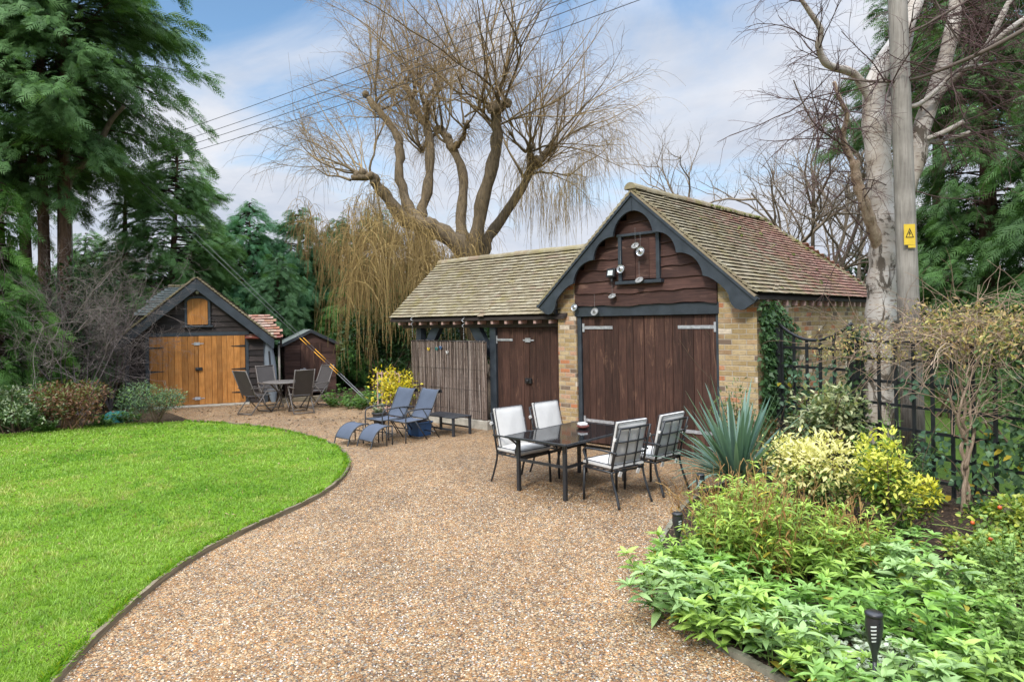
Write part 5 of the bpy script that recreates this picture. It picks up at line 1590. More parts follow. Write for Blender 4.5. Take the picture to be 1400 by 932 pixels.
for k, (px, d, rx, h, lab) in enumerate(((518, 21.2, 1.1, 2.6, 'dark laurel under the willow curtain'), (548, 21.5, 1.2, 2.9, 'dark laurel just left of the open shed'), (600, 23.5, 1.6, 3.3, 'laurel seen through the open shed above the screen'),
                                      (480, 24, 1.3, 2.6, 'deep shaded laurel behind the brown shed\'s right side'), (88, 17.6, 1.5, 3.9, 'ivy dark bush under the tallest cypress trunks'), (150, 19.0, 1.4, 3.3, 'dark bush between cypress trunks and timber shed'), (660, 25, 1.6, 2.8, 'laurel behind the store doors end of the shed'))):
    q = A(px, 500, d)
    blob_shrub('laurel_bush', lab, 'bush', (q[0], q[1], 0), rx, rx * .9, h, 2600, .15, (.016, .045, .014), (.062, .135, .038), 400 + k, 11, LEAF_E, .15, 6, group='laurels under the willow')

# ------------------------------------------------------------------ weeping willow, pollarded, bare
WD = 24.0
wb = A(622, 520, WD)
willow = thing('willow_tree', 'huge bare pollarded willow with golden hanging twigs behind the sheds', 'tree', (wb[0], wb[1], 0))
w0 = np.array([wb[0], wb[1], 0])
def wl_pts(pl, dd):
    return np.array([A(x, y, WD + d) - w0 for (x, y), d in zip(pl, dd)])
limbs = [
    ([(646, 540), (642, 440), (638, 380), (632, 340), (600, 316), (583, 307), (555, 302), (536, 278), (517, 255), (507, 241), (481, 243)], np.linspace(0, -2.2, 11), .62, .17),
    ([(578, 318), (572, 300), (557, 280), (547, 245), (546, 208), (543, 184), (522, 156), (505, 135)], np.linspace(-.8, 1.2, 8), .33, .17),
    ([(596, 322), (575, 300), (583, 264), (588, 212), (585, 179), (569, 151), (557, 118)], np.linspace(-.4, 2.0, 7), .36, .15),
    ([(587, 185), (584, 160), (583, 138)], (1.2, 1.0, .8), .16, .12),
    ([(638, 370), (634, 330), (630, 293), (633, 236), (616, 198), (602, 175)], np.linspace(0, 1.8, 6), .37, .19),
    ([(620, 205), (632, 188), (640, 165)], (1.2, .8, .2), .13, .10),
    ([(604, 178), (588, 190), (577, 205)], (1.6, 1.2, 1.0), .11, .10),
    ([(643, 380), (650, 335), (658, 283), (673, 227), (680, 189), (678, 156), (682, 142)], np.linspace(0, -1.4, 7), .42, .24),
    ([(648, 380), (660, 345), (674, 314), (710, 264), (727, 231), (758, 198)], np.linspace(0, 1.0, 6), .36, .17),
    ([(722, 240), (726, 222), (725, 203)], (.8, .4, .0), .17, .14),
    ([(580, 545), (577, 450), (576, 380), (577, 335), (578, 312)], np.linspace(-1, -.8, 5), .50, .38)]
mb = MB()
heads = []
rgl = np.random.default_rng(2)
for pl, dd, ra, rb in limbs:
    q = smooth_line(wl_pts(pl, list(dd)), 4)
    mb.tube(q + rgl.normal(0, .02, q.shape), .68 * np.linspace(ra, rb, len(q)) * (1 + .10 * np.sin(np.arange(len(q)) * 1.7) + rgl.normal(0, .06, len(q))), 10)
    heads.append((q[-1], unit(q[-1] - q[-5]), q))
    for _ in range(5 if rb < .3 else 0):
        e = Vector(q[-1 - rgl.integers(0, 5)]) + Vector(rgl.normal(0, rb * .5, 3)); f = rgl.uniform(.45, .8) * rb; mb.lathe([(0, f * 1.2), (f * .9, f * .7), (f * 1.1, -.1 * f), (f * .8, -f), (0, -f * 1.3)], 8, e)
mb.build('trunk', M['willow'], willow)
rg = np.random.default_rng(31)
vb = VB(); vh = VB()
sh_dark, sh_light = np.array([.150, .105, .055]), np.array([.42, .305, .155])
hang_src = []
for hi_, ((hp_, hd, q), cnt, Ls) in enumerate(zip(heads, (26, 27, 30, 15, 26, 14, 9, 40, 36, 20, 0), (4.4, 4.8, 5.8, 4.8, 4.6, 4.2, 3.2, 6.0, 5.2, 4.8, 0))):
    if not cnt: continue
    nA = max(4, cnt // 4)
    D = unit(hd * .6 + np.array([0, 0, .5]) + rand_dirs(nA, rg) * .85)
    D[:, 2] = np.where(D[:, 2] < -.05, -D[:, 2] * .6, D[:, 2])
    S = q[-1 - rg.integers(0, min(7, len(q) // 3), nA)] + rg.normal(0, .08, (nA, 3))
    PA = paths(S, D, Ls * rg.uniform(.22, .50, nA), 6, rg, .15, -.04)
    put_paths(vb, PA, rg.uniform(.035, .062, nA), .020, lerp_col((.10, .075, .045), (.20, .15, .085), rg.random(nA)), 6)
    b, d, s = children(PA, 5, rg, .15, 1.0)
    cnt = len(b)
    D = unit(d * .85 + np.array([0, 0, .25]) + rand_dirs(cnt, rg) * .50)
    L = Ls * rg.uniform(.35, .85, cnt)
    P = paths(b, D, L, 8, rg, .09, .035, 2)
    c = lerp_col(sh_dark, sh_light, rg.random(cnt))
    put_paths(vb, P, .009 + .0048 * L, .005, c, 5)
    b, d, s = children(P, 7, rg, .12, 1.0)
    n = len(b)
    Q = paths(b, d * .9 + rand_dirs(n, rg) * .55, rg.uniform(.5, 1.9, n) * (1.15 - .5 * s), 5, rg, .13, .06, 1.5)
    put_paths(vb, Q, .0075, .003, lerp_col(sh_dark, sh_light, rg.random(n)), 3)
    b, d, s = children(Q, 4, rg, .2, 1.0)
    n = len(b)
    Q2 = paths(b, d * .7 + rand_dirs(n, rg) * .7, rg.uniform(.25, .85, n), 3, rg, .2, .18, 1.2)
    put_paths(vb, Q2, .0042, .0022, lerp_col((.17, .11, .065), (.38, .26, .14), rg.random(n)), 3)
    low = P[D[:, 2] < .75]
    hang_src.append(low if len(low) else P)
vb.build('shoots', M['twig'], willow)
# fine hanging twigs: from the outer shoots, and the thick golden curtain on the left
for P in hang_src:
    b, d, s = children(P, 5, rg, .30, 1.0)
    keep = b[:, 2] < 11.2
    b, d = b[keep], d[keep]; n = len(b)
    Q = paths(b, d * .5 + rand_dirs(n, rg) * .35, rg.uniform(.9, 2.6, n), 7, rg, .07, .34, .5)
    put_paths(vh, Q, .0058, .0032, lerp_col((.17, .115, .06), (.36, .26, .12), rg.random(n)), 3)
for (px0, px1, top, n, Lm, dd, sp) in ((472, 600, (300, 380), 860, 2.9, -2.6, 1.4), (412, 470, (285, 330), 150, 1.5, -2.0, 1.0), (560, 650, (308, 350), 330, 1.7, -1.6, 1.0), (470, 520, (250, 300), 160, 1.7, -2.2, .8),
                                     (700, 800, (205, 250), 190, 2.6, 0.2, 1.6), (780, 850, (170, 240), 70, 2.2, 1.0, 1.2)):
    x = rg.uniform(px0, px1, n); cl = np.round(x / 9 + .8 * np.sin(x * 1.3)) * 9; x = np.where(rg.random(n) < .85, cl + rg.normal(0, 2.2, n), x)
    y = rg.uniform(*top, n) + 22 * np.sin(x / 23.0)
    b = np.array([A(a_, c_, WD + dd + e_) - w0 for a_, c_, e_ in zip(x, y, rg.normal(0, sp, n))])
    out_ = np.stack([rg.normal(0, .22, n), rg.normal(0, .22, n), rg.uniform(-.6, .35, n)], 1)
    Q = paths(b, out_, Lm * rg.uniform(.35, 1.15, n), 8, rg, .05, .75, .25)
    put_paths(vh, Q, .0074 if px0 < 660 else .0055, .0036, lerp_col((.17, .115, .045), (.50, .355, .14), rg.random(n)), 3)
    b, d, s = children(Q, 3, rg, .1, .8); n = len(b)
    put_paths(vh, paths(b, d + rand_dirs(n, rg) * .35, rg.uniform(.3, .9, n), 4, rg, .06, .3, .4), .0050, .003, lerp_col((.18, .12, .05), (.42, .30, .12), rg.random(n)), 3)
for pl, dd, ra, rb in limbs[:-1]:
    q = smooth_line(wl_pts(pl, list(dd)), 5)
    n = 110
    k = rg.integers(3, len(q) - 1, n)
    b = q[k] + rg.normal(0, rb * .6, (n, 3))
    Q = paths(b, np.stack([rg.normal(0, 1, n), rg.normal(0, 1, n), rg.uniform(-.3, .8, n)], 1), rg.uniform(.25, 1.3, n), 6, rg, .1, .55, .3)
    put_paths(vh, Q, .0075, .0035, lerp_col((.17, .115, .05), (.40, .28, .12), rg.random(n)), 3)
vh.build('hanging_twigs', M['twig'], willow)

# ------------------------------------------------------------------ silver birch by the pole
BD = 10.6
bb = A(1204, 600, BD); b0 = np.array([bb[0], bb[1], 0])
birch = thing('birch_tree', 'white barked birch with cracked dark patches leaning branches beside the pole', 'tree', (bb[0], bb[1], 0))
mb = MB()
bl = []
for pl, dd, ra, rb in (
        ([(1203, 640), (1204, 500), (1206, 440), (1207, 390), (1209, 350), (1209, 310), (1205, 270), (1201, 220), (1195, 170), (1196, 118), (1212, 80), (1234, 45), (1252, 0), (1268, -60)], (0, 0, 0, 0, 0, 0, .05, .1, .1, .15, .3, .5, .7, 1.0), .265, .12),
        
        
        ([(1196, 150), (1180, 118), (1164, 99), (1131, 88), (1119, 63), (1122, 41), (1108, 18), (1090, -8)], (.1, .0, -.1, -.3, -.4, -.5, -.6, -.7), .075, .03),
        ([(1211, 360), (1222, 310), (1234, 268), (1252, 222), (1262, 170), (1284, 110), (1300, 50), (1309, -10), (1316, -60)], (.05, .25, .3, .3, .3, .35, .4, .5, .6), .17, .095),
        ([(1205, 210), (1212, 170), (1226, 110), (1240, 55), (1250, -20)], (.3, .45, .6, .8, 1.0), .12, .08),
        ([(1262, 165), (1290, 120), (1318, 95), (1345, 72), (1366, 30), (1388, -14)], (.3, .2, .1, .0, -.1, -.2), .075, .04),
        ([(1345, 72), (1375, 45), (1410, 20), (1450, 0)], (.0, -.2, -.4, -.6), .05, .035),
        ([(1250, 196), (1290, 181), (1318, 166)], (.3, .1, -.1), .045, .036),
        ([(1250, 199), (1296, 190), (1326, 181)], (.3, .2, .1), .040, .030),
        ([(1222, 130), (1250, 145), (1282, 122), (1310, 96), (1352, 88)], (.2, .1, 0, -.1, -.2), .04, .026)):
    q = smooth_line(np.array([A(x, y, BD + d) - b0 for (x, y), d in zip(pl, dd)]), 5)
    bl.append(q)
    mb.tube(q, np.linspace(ra, rb, len(q)) * (1 + .06 * np.sin(np.arange(len(q)) * 1.3)), 11)
mb.build('trunk', M['birch'], birch)
mb = MB()
for pl, dd, ra, rb in (([(1207, 362), (1200, 335), (1190, 303), (1180, 272), (1171, 245), (1168, 220)], (.14, -.06, -.18, -.25, -.25, -.27), .10, .07),
                       ([(1170, 230), (1158, 205), (1152, 185), (1158, 158), (1148, 135), (1140, 112)], (-.25, -.27, -.3, -.4, -.5, -.5), .05, .028)):
    q = smooth_line(np.array([A(x, y, BD + d) - b0 for (x, y), d in zip(pl, dd)]), 5)
    bl.append(q)
    mb.tube(q, np.linspace(ra, rb, len(q)) * (1 + .1 * np.sin(np.arange(len(q)) * 1.9)), 10)
mb.build('limb', M['limb_bark'], birch)
vb = VB()
dark_tw = np.array([.085, .055, .05])
for pl, dd, ra, rb in (([(1150, 107), (1200, 112), (1250, 108), (1300, 90), (1350, 68), (1420, 30)], (-1.2, -1.3, -1.4, -1.6, -1.8, -2), .012, .034), ([(1210, 52), (1250, 42), (1290, 20), (1330, -4)], (-.6, -.7, -.8, -.9), .012, .02),
                     ([(1100, 145), (1085, 110), (1110, 165), (1140, 190), (1170, 208)], (-.5, -.45, -.4, -.35, -.25), .007, .018), ([(1278, 0), (1300, 40), (1325, 75), (1342, 98)], (-.3, -.3, -.3, -.2), .016, .008)):
    q = smooth_line(np.array([A(x, y, BD + d) - b0 for (x, y), d in zip(pl, dd)]), 5)
    put_paths(vb, q[None], ra, rb, (.12, .095, .075), 7); bl.append(q)
rg = np.random.default_rng(57)
for qi, q in enumerate(bl):
    n = 20 if qi == 0 else (12 if len(q) > 12 else 8)
    lo = int(len(q) * (.62 if qi == 0 else .2))
    k = rg.integers(lo, len(q), n)
    side = rg.normal(0, .55, n) + np.where(q[k][:, 0] + b0[0] < 5.9, -.6, .55)
    D = unit(np.stack([side, rg.normal(-.25, .5, n), rg.normal(.05, .45, n)], 1))
    P = paths(q[k], D, rg.uniform(.5, 1.5, n), 6, rg, .13, .07, 1)
    put_paths(vb, P, .011, .004, dark_tw * 1.1, 5)
    b, d, s = children(P, 7, rg, .15, 1.0); m_ = len(b)
    Q = paths(b, d * .8 + rand_dirs(m_, rg) * .6, rg.uniform(.25, .8, m_), 5, rg, .13, .12, 1)
    put_paths(vb, Q, .0042, .0022, dark_tw * rg.uniform(.8, 1.5, (m_, 1)), 3)
    b, d, s = children(Q, 2, rg, .15, 1.0); m_ = len(b)
    Q = paths(b, d * .7 + rand_dirs(m_, rg) * .7, rg.uniform(.1, .36, m_), 3, rg, .15, .2, 1)
    put_paths(vb, Q, .0024, .0014, dark_tw * rg.uniform(.9, 1.7, (m_, 1)) * np.array([1.1, .9, .95]), 3)
vb.build('twigs', M['twig'], birch)

# ------------------------------------------------------------------ bare trees and twiggy shrubs
def bare_tree(name, label, base, H, spread, seed, col, n0=3, nb=7, levels=4, r=.14, crook=.16, group=None, cat='tree', upb=.35):
    rg = np.random.default_rng(seed)
    t = thing(name, label, cat, base, 0, group)
    D = unit(np.stack([rg.normal(0, spread, n0), rg.normal(0, spread, n0), np.ones(n0)], 1))
    P = paths(rg.normal(0, r * .5, (n0, 3)) * np.array([1, 1, 0]), D, H * rg.uniform(.55, .8, n0), 9, rg, crook * .7, -.02)
    vt = VB(); put_paths(vt, P, r, r * .25, np.asarray(col) * .9, 7); vt.build('trunk', M['twig'], t)
    vb = VB()
    L, rad, c = H * .42, r * .38, np.asarray(col)
    for lv in range(levels):
        b, d, s = children(P, nb, rg, .28 if lv == 0 else .15, 1.0)
        n = len(b)
        P = paths(b, d * .6 + rand_dirs(n, rg) * .75 + np.array([0, 0, upb]), L * rg.uniform(.45, 1.05, n) * (1.25 - .6 * s), 6 if lv < 2 else 4, rg, crook, 0.0)
        put_paths(vb, P, rad, rad * .32, c * rg.uniform(.8, 1.25, (n, 1)), 5 if lv < 2 else 3)
        L *= .50; rad = max(rad * .40, .0028)
        nb = max(3, nb - 2)
    vb.build('crown', M['twig'], t)
    return t
for k, (px, d, top, sp, n0, lab) in enumerate(((1030, 29, 196, .28, 2, 'grey bare tree with forked crown above the garage roof'), (1095, 30, 186, .30, 3, 'tangled bare tree filling the sky above the red tiles'), (1160, 31, 210, .30, 3, 'bare tree just left of the birch trunk'), (962, 32, 236, .22, 2, 'small bare tree showing left of the others over the ridge'))):
    q = A(px, 510, d); H_ = A(px, top, d)[2]
    bare_tree('bare_tree', lab, (q[0], q[1], 0), H_ * (1.25 if px != 962 else 1.0), sp, 600 + k, (.23, .185, .135), n0, 8 if px != 962 else 5, 4, .15, .19, 'bare trees behind the garage')
for k, (px, d, h_, lab) in enumerate(((108, 15.8, 5.2, 'leafless grey twiggy shrub arching over the shrub border'), (85, 16.2, 5.2, 'leafless shrub tangled under the tallest cypress'), (150, 17.4, 3.4, 'low bare twigs reaching over the timber shed boards'))):
    q = A(px, 560, d)
    bare_tree('bare_shrub', lab, (q[0], q[1], 0), h_, .42, 640 + k, (.20, .165, .15), 9, 7, 4, .019, .17, 'bare shrubs in the left border', 'shrub', .12)
# far trees close the horizon
rg = np.random.default_rng(3)
vb = VB()
n = 15000
a = rg.uniform(R(-62), R(62), n); r_ = rg.uniform(36, 46, n)
hh = 3.2 + 1.9 * hash_noise(np.stack([np.degrees(a), r_ * 0], 1), .16, 2) + .9 * hash_noise(np.stack([np.degrees(a), r_ * 0], 1), .7, 4)
pos = np.stack([r_ * np.sin(a), r_ * np.cos(a), hh * rg.random(n) ** .6], 1)
d = rand_dirs(n, rg)
vb.inst(LEAF_D, pos, frames(d, unit(np.array([0, 0, 1.]) + rg.normal(0, .6, (n, 3)))), rg.uniform(.7, 1.5, n), lerp_col((.016, .034, .014), (.06, .095, .04), rg.random(n)))
tag(vb.build('far_woodland', M['leaf']), None, None, None, 'stuff')
# ------------------------------------------------------------------ plants of the right-hand bed
BP = np.array(bed_pts)
LEAF_P = leaf(.34, 3, .22, .45, .85, 1.08, .88)
LEAF_L = leaf(.23, 3, .25, .55, .9, 1.05, .85)
LEAF_R = leaf(.75, 2, .15, .25, .75)
def leafy(name, label, cat, base, rad, n_st, h, LL, tm, dark, light, seed, group=None, nodes=6, top=8, lean=.45, stemcol=(.13, .22, .05), elev=.35, yellow=0.0, ycol=(.40, .34, .05), stem_r=.0042, bare=.15, rootw=.5, wob=.06, shrink=.45):
    """a clump of leafy stems: pairs of leaves up each stem and a whorl at its tip"""
    rg = np.random.default_rng(seed)
    t = thing(name, label, cat, base, rg.uniform(0, 6), group)
    an = rg.uniform(0, 2 * PI, n_st); rr = rad * np.sqrt(rg.random(n_st))
    S = np.stack([np.cos(an) * rr * rootw, np.sin(an) * rr * rootw, 0 * an], 1)
    hh = h * rg.uniform(.55, 1.1, n_st) * (1.08 - .35 * (rr / rad) ** 2)
    D = np.stack([np.cos(an) * rr / rad * lean, np.sin(an) * rr / rad * lean, np.ones(n_st)], 1) + rg.normal(0, .10, (n_st, 3))
    P = paths(S, D, hh, 5, rg, wob)
    vs = VB(); put_paths(vs, P, stem_r, stem_r * .5, np.asarray(stemcol) * rg.uniform(.75, 1.25, (n_st, 1)), 5); vs.build('stem_sprays', M['twig'], t)
    vb = VB()
    for k in range(nodes):
        f = bare + (1 - bare) * (k + rg.uniform(0, .8, n_st)) / nodes
        p, d = along(P, f)
        for sg in (0, PI):
            a = k * 1.75 + an * 3 + sg + rg.normal(0, .35, n_st)
            e = elev + rg.normal(0, .25, n_st)
            ld = np.stack([np.cos(a) * np.cos(e), np.sin(a) * np.cos(e), np.sin(e)], 1) + d * .25
            tone = .25 * f + rg.random(n_st) * .75
            c = lerp_col(dark, light, tone)
            y = rg.random(n_st) < yellow * (1.3 - f)
            c[y] = np.asarray(ycol) * rg.uniform(.6, 1.2, (y.sum(), 1))
            up = np.array([0, 0, 1.]) + rg.normal(0, .25, (n_st, 3))
            vb.inst(tm, p, frames(ld, up), LL * (1.1 - shrink * f) * rg.uniform(.7, 1.2, n_st), c)
    p = P[:, -1]; d = unit(P[:, -1] - P[:, -2])
    for k in range(top):
        a = 2 * PI * k / max(1, top) * 1.62 + an * 5
        e = np.where(k % 2 == 0, .30, .75) + rg.normal(0, .18, n_st)
        ld = np.stack([np.cos(a) * np.cos(e), np.sin(a) * np.cos(e), np.sin(e)], 1) + d * .3
        c = lerp_col(np.asarray(dark) * .5 + np.asarray(light) * .5, np.asarray(light) * 1.12, rg.random(n_st))
        vb.inst(tm, p, frames(ld, np.array([0, 0, 1.]) + rg.normal(0, .2, (n_st, 3))), LL * (.80 if k % 2 == 0 else .5) * rg.uniform(.7, 1.1, n_st), c)
    vb.build('foliage', M['leaf'], t)
    return t
PD_, PL_ = (.050, .135, .024), (.300, .470, .130)
# low bright perennials along the front of the bed: four built, the rest turned and scaled copies
PCOL = (((.090, .200, .026), (.38, .54, .12)), ((.065, .170, .028), (.30, .49, .13)), ((.080, .175, .045), (.35, .50, .20)), ((.055, .150, .022), (.26, .45, .085)))
protos = [leafy('perennial_plant', 'x', 'plant', (0, 0, 0), .30, (15, 18, 14, 17)[i], (.36, .32, .40, .34)[i], (.135, .12, .15, .125)[i], LEAF_P, PCOL[i][0], PCOL[i][1], 900 + i, 'bright green perennials at the front of the bed', 6, (9, 8, 9, 7)[i], .75, yellow=(.03, .05, .02, .07)[i]) for i in range(4)]
spots = [(905, 794, 'bright green perennial spilling farthest left over the stone edging'), (938, 786, 'bright green perennial behind the leftmost one, beside the torch'), (932, 840, 'bright green perennial on the edging, its leaves touching gravel'),
         (975, 800, 'bright green perennial inside the bed left of the dried stems'), (985, 868, 'bright green perennial on the curve of the edging, before the dried stems'), (1045, 850, 'bright green perennial at the foot of the dried stems'),
         (1060, 905, 'bright green perennial by the yellow fallen leaf on the edging'), (1118, 868, 'bright green perennial left of the nearest torch'), (1125, 935, 'bright green perennial at the bottom of the bed, left of the torch foot'),
         (1190, 850, 'bright green perennial directly behind the nearest torch head'), (1250, 830, 'bright green perennial right of the nearest torch head'), (1262, 895, 'bright green perennial right of the nearest torch stake'),
         (1305, 850, 'bright green perennial between torch and small leaved plants'), (1225, 772, 'tall bright green perennial against the bare soil'), (1195, 795, 'bright green perennial behind the torch, next to the dried stems'),
         (1330, 905, 'bright green perennial in the bottom right of the bed'), (1330, 985, 'bright green perennial at the bottom edge right of the torch'), (1180, 985, 'bright green perennial at the bottom edge by the torch foot'), (1275, 965, 'bright green perennial lowest in the bed, right of torch'),
         (1010, 825, 'bright green perennial half under the dried stems'), (1150, 815, 'bright green perennial right of the dried stems'), (960, 830, 'bright green perennial in the middle of the left mound')]
rs = random.Random(5)
for i, (px, py, lab) in enumerate(spots):
    q = G(px, py + 6)
    o = protos[i] if i < 4 else dup(protos[i % 4])
    sc = rs.uniform(.85, 1.15) * (1.25 if 'tall' in lab else 1.0)
    o.location = (q[0], q[1], .02); o.rotation_euler = (0, 0, rs.uniform(0, 6.28)); o.scale = (sc, sc, sc); o['label'] = lab
# tall fading stems in the middle
for i, (px, py, lab, hq, n) in enumerate(((1000, 790, 'tall yellowing clump left in the bed with rusty dry stems', .78, 34), (1050, 800, 'tall yellowing clump in the middle of the bed with brown seed heads', .84, 38), (1110, 792, 'tall green clump before the cream shrub, some stems browned', .64, 34),
                                       (1030, 748, 'tall fading clump at the yucca foot', .60, 28), (1000, 772, 'tall yellow leaved clump beside the torch and yucca', .66, 26), (1160, 785, 'tall fresh clump beside the bare soil', .52, 26))):
    q = G(px, py)
    t = leafy('tall_perennial', lab, 'plant', (q[0], q[1], .02), .32, n + 12, hq, .108, LEAF_L, (.090, .200, .030), (.42, .56, .10), 930 + i, 'tall fading perennials in the bed', 9, 5, .42, (.28, .30, .07), .55, .11, (.56, .46, .06), .0040, .25, .6, .05, .3)
    rg = np.random.default_rng(990 + i)
    k = 18
    S = rg.normal(0, .13, (k, 3)) * np.array([1, 1, 0])
    P = paths(S, np.stack([rg.normal(0, .22, k), rg.normal(0, .22, k), np.ones(k)], 1), hq * rg.uniform(.9, 1.32, k), 6, rg, .05)
    vb = VB(); dc = lerp_col((.20, .095, .035), (.50, .32, .13), rg.random(k))
    put_paths(vb, P, .0035, .002, dc, 4)
    b, d, s = children(P, 5, rg, .6, 1.0)
    put_paths(vb, paths(b, d + rand_dirs(len(b), rg) * .6, .07, 2, rg), .0022, .0032, np.repeat(dc, 5, 0) * .9, 4)
    b, d, s = children(P, 5, rg, .1, .8)
    vb.inst(LEAF_L, b, frames(rand_dirs(len(b), rg) * np.array([1, 1, .4]) - np.array([0, 0, .4]), np.array([0, 0, 1.]) + rg.normal(0, .3, (len(b), 3))), .085, lerp_col((.20, .10, .03), (.48, .33, .12), rg.random(len(b))))
    vb.build('dry_sprays', M['twig'], t)
# yucca
q = G(1008, 684)
yu = thing('yucca', 'large blue green spiky yucca between garage door and cream shrub', 'plant', (q[0], q[1], .0), .3)
rg = np.random.default_rng(42)
sv = []
def blade_strip(n, L, w, az, el, droop, col, vb, z0=.42, r0=.04, keel=.25):
    k = 7
    f = np.linspace(0, 1, k)
    o = np.stack([np.cos(az), np.sin(az), 0 * az], 1); sd_ = np.stack([-np.sin(az), np.cos(az), 0 * az], 1)
    for i in range(n):
        e = el[i] - droop[i] * f ** 2.2
        step = L[i] / (k - 1)
        x = r0 + np.concatenate([[0], np.cumsum(np.cos(e[1:]) * step)]); z = z0 + np.concatenate([[0], np.cumsum(np.sin(e[1:]) * step)])
        wd = w[i] * np.sin(PI * np.clip(.30 + f * .70, 0, 1)) ** .75; wd[-1] = .0008
        c = o[i] * x[:, None] + np.array([0, 0, 1.]) * z[:, None]
        nz = np.stack([-np.sin(e), np.cos(e)], 1); nrm = o[i] * nz[:, :1] + np.array([0, 0, 1.]) * nz[:, 1:]
        a, b = c - sd_[i] * wd[:, None] + nrm * (wd * keel)[:, None], c + sd_[i] * wd[:, None] + nrm * (wd * keel)[:, None]
        V = np.stack([a, c, b], 1).reshape(-1, 3)
        j = np.arange(k - 1) * 3
        F = np.concatenate([np.stack([j, j + 1, j + 4, j + 3], 1), np.stack([j + 1, j + 2, j + 5, j + 4], 1)])
        sh = np.repeat(.8 + .3 * f, 3)[:, None] * np.tile([1.0, .82, 1.06], k)[:, None]
        vb.put(V, [F], np.asarray(col[i])[None] * sh)
vb = VB()
n = 95
el = rg.uniform(.18, 1.50, n); az = rg.uniform(0, 2 * PI, n)
blade_strip(n, rg.uniform(.78, 1.12, n) * (.84 + .18 * el), rg.uniform(.023, .032, n), az, el, np.where(el < .6, .75, .12) * rg.uniform(.3, 1.2, n), lerp_col((.085, .165, .125), (.21, .32, .26), rg.random(n)), vb, .22)
blade_strip(16, rg.uniform(.5, .75, 16), rg.uniform(.014, .02, 16), rg.uniform(0, 6.28, 16), rg.uniform(-.2, .2, 16), rg.uniform(.4, 1.1, 16), lerp_col((.10, .12, .05), (.24, .20, .09), rg.random(16)), vb, .34)
vb.build('leaves', M['leaf'], yu)
mb = MB(); mb.tube([(0, 0, 0), (.01, 0, .12), (0, .01, .26)], [.07, .075, .05], 8); mb.build('trunk', M['grey_bark'], yu); yu.scale = (1.12, 1.12, 1.08)
# cream and yellow shrubs
q = G(1130, 712)
blob_shrub('cream_shrub', 'rounded cream and yellow leaved shrub right of the yucca', 'shrub', (q[0], q[1], 0), .58, .50, .94, 4200, .066, (.040, .100, .022), (.24, .33, .085), 51, 12, LEAF_E, .06, 9, tip=(.82, .77, .34), tipfrac=.8, flat=.35)
q = G(1212, 742)
blob_shrub('golden_shrub', 'upright golden yellow shrub with leafy spires beside the bare soil', 'shrub', (q[0], q[1], 0), .25, .25, 1.04, 1900, .066, (.045, .115, .018), (.24, .36, .055), 52, 14, LEAF_E, .06, 9, tip=(.76, .76, .14), tipfrac=.6, flat=.35)
q = G(1243, 728)
blob_shrub('golden_shrub', 'low golden shrub sprawling right of the leafy spires', 'shrub', (q[0], q[1], 0), .20, .20, .55, 800, .06, (.045, .115, .018), (.24, .36, .055), 56, 6, LEAF_E, .05, 5, tip=(.62, .60, .06), tipfrac=.75, flat=.35)
q = A(1128, 640, 8.5)
blob_shrub('variegated_shrub', 'variegated pale green shrub against the scalloped trellis panel', 'shrub', (q[0], q[1], 0), .56, .40, 1.22, 2000, .088, (.055, .105, .040), (.26, .33, .15), 53, 14, LEAF_E, .3, 8, tip=(.48, .50, .27), tipfrac=.45, flat=.35)
q = A(1085, 660, 8.6)
blob_shrub('dark_shrub', 'dark bushy shrub of dull red brown leaves behind the yucca', 'shrub', (q[0], q[1], 0), .60, .40, .90, 1900, .06, (.035, .045, .016), (.13, .12, .05), 54, 9, LEAF_D, .05, 8, tip=(.22, .12, .06), tipfrac=.3)
q = A(1015, 625, 9.1)
blob_shrub('small_leaved_shrub', 'small leaved pale green shrub at the foot of the right brick pier', 'shrub', (q[0], q[1], 0), .38, .30, 1.25, 1500, .05, (.045, .090, .030), (.20, .27, .10), 58, 10, LEAF_D, .15, 7)
# fine leaved plant under the trellis
q = A(1213, 690, 7.9)
leafy('wispy_plant', 'wispy fine leaved green plant between golden shrub and trellis', 'plant', (q[0], q[1], 0), .30, 46, .95, .11, LEAF_L, (.055, .115, .030), (.18, .28, .08), 61, None, 9, 3, .35, elev=.7, yellow=.05)
q = A(1255, 700, 7.4)
leafy('wispy_plant', 'low wispy green plant under the trellis right of the golden shrub', 'plant', (q[0], q[1], 0), .32, 34, .45, .09, LEAF_L, (.055, .115, .030), (.16, .26, .07), 62, None, 7, 3, .5, elev=.6, yellow=.05)
# ground herbs at the trellis foot
for i, (px, py, lab) in enumerate(((1265, 690, 'patch of small green weeds at the vine shrub foot, left'), (1345, 705, 'patch of small green weeds right of the vine shrub trunk'), (1230, 735, 'patch of small green weeds on soil below the golden shrub'))):
    q = G(px, py)
    leafy('weed_patch', lab, 'plant', (q[0], q[1], .02), .34, 30, .13, .05, LEAF_R, (.045, .11, .025), (.15, .27, .06), 66 + i, 'weeds on the bare soil', 3, 5, .8)
# lower right: small leaved plants
for i, (px, py, h_, lab) in enumerate(((1385, 800, .45, 'small leaved green plant at the right edge under the rose'), (1370, 870, .40, 'small leaved pale plant in the bottom right corner'), (1420, 920, .45, 'small leaved plant half outside the bottom right corner'), (1395, 960, .38, 'small leaved plant at the very bottom right'), (1335, 830, .30, 'small leaved plant left of the corner mass'), (1440, 840, .6, 'small leaved plant cut by the right edge'))):
    q = G(px, py)
    leafy('small_leaved_plant', lab, 'plant', (q[0], q[1], .02), .36, 44, h_, .052, LEAF_R, (.095, .18, .038), (.31, .46, .12), 70 + i, 'small leaved plants in the right corner', 9, 5, .7, yellow=.04)
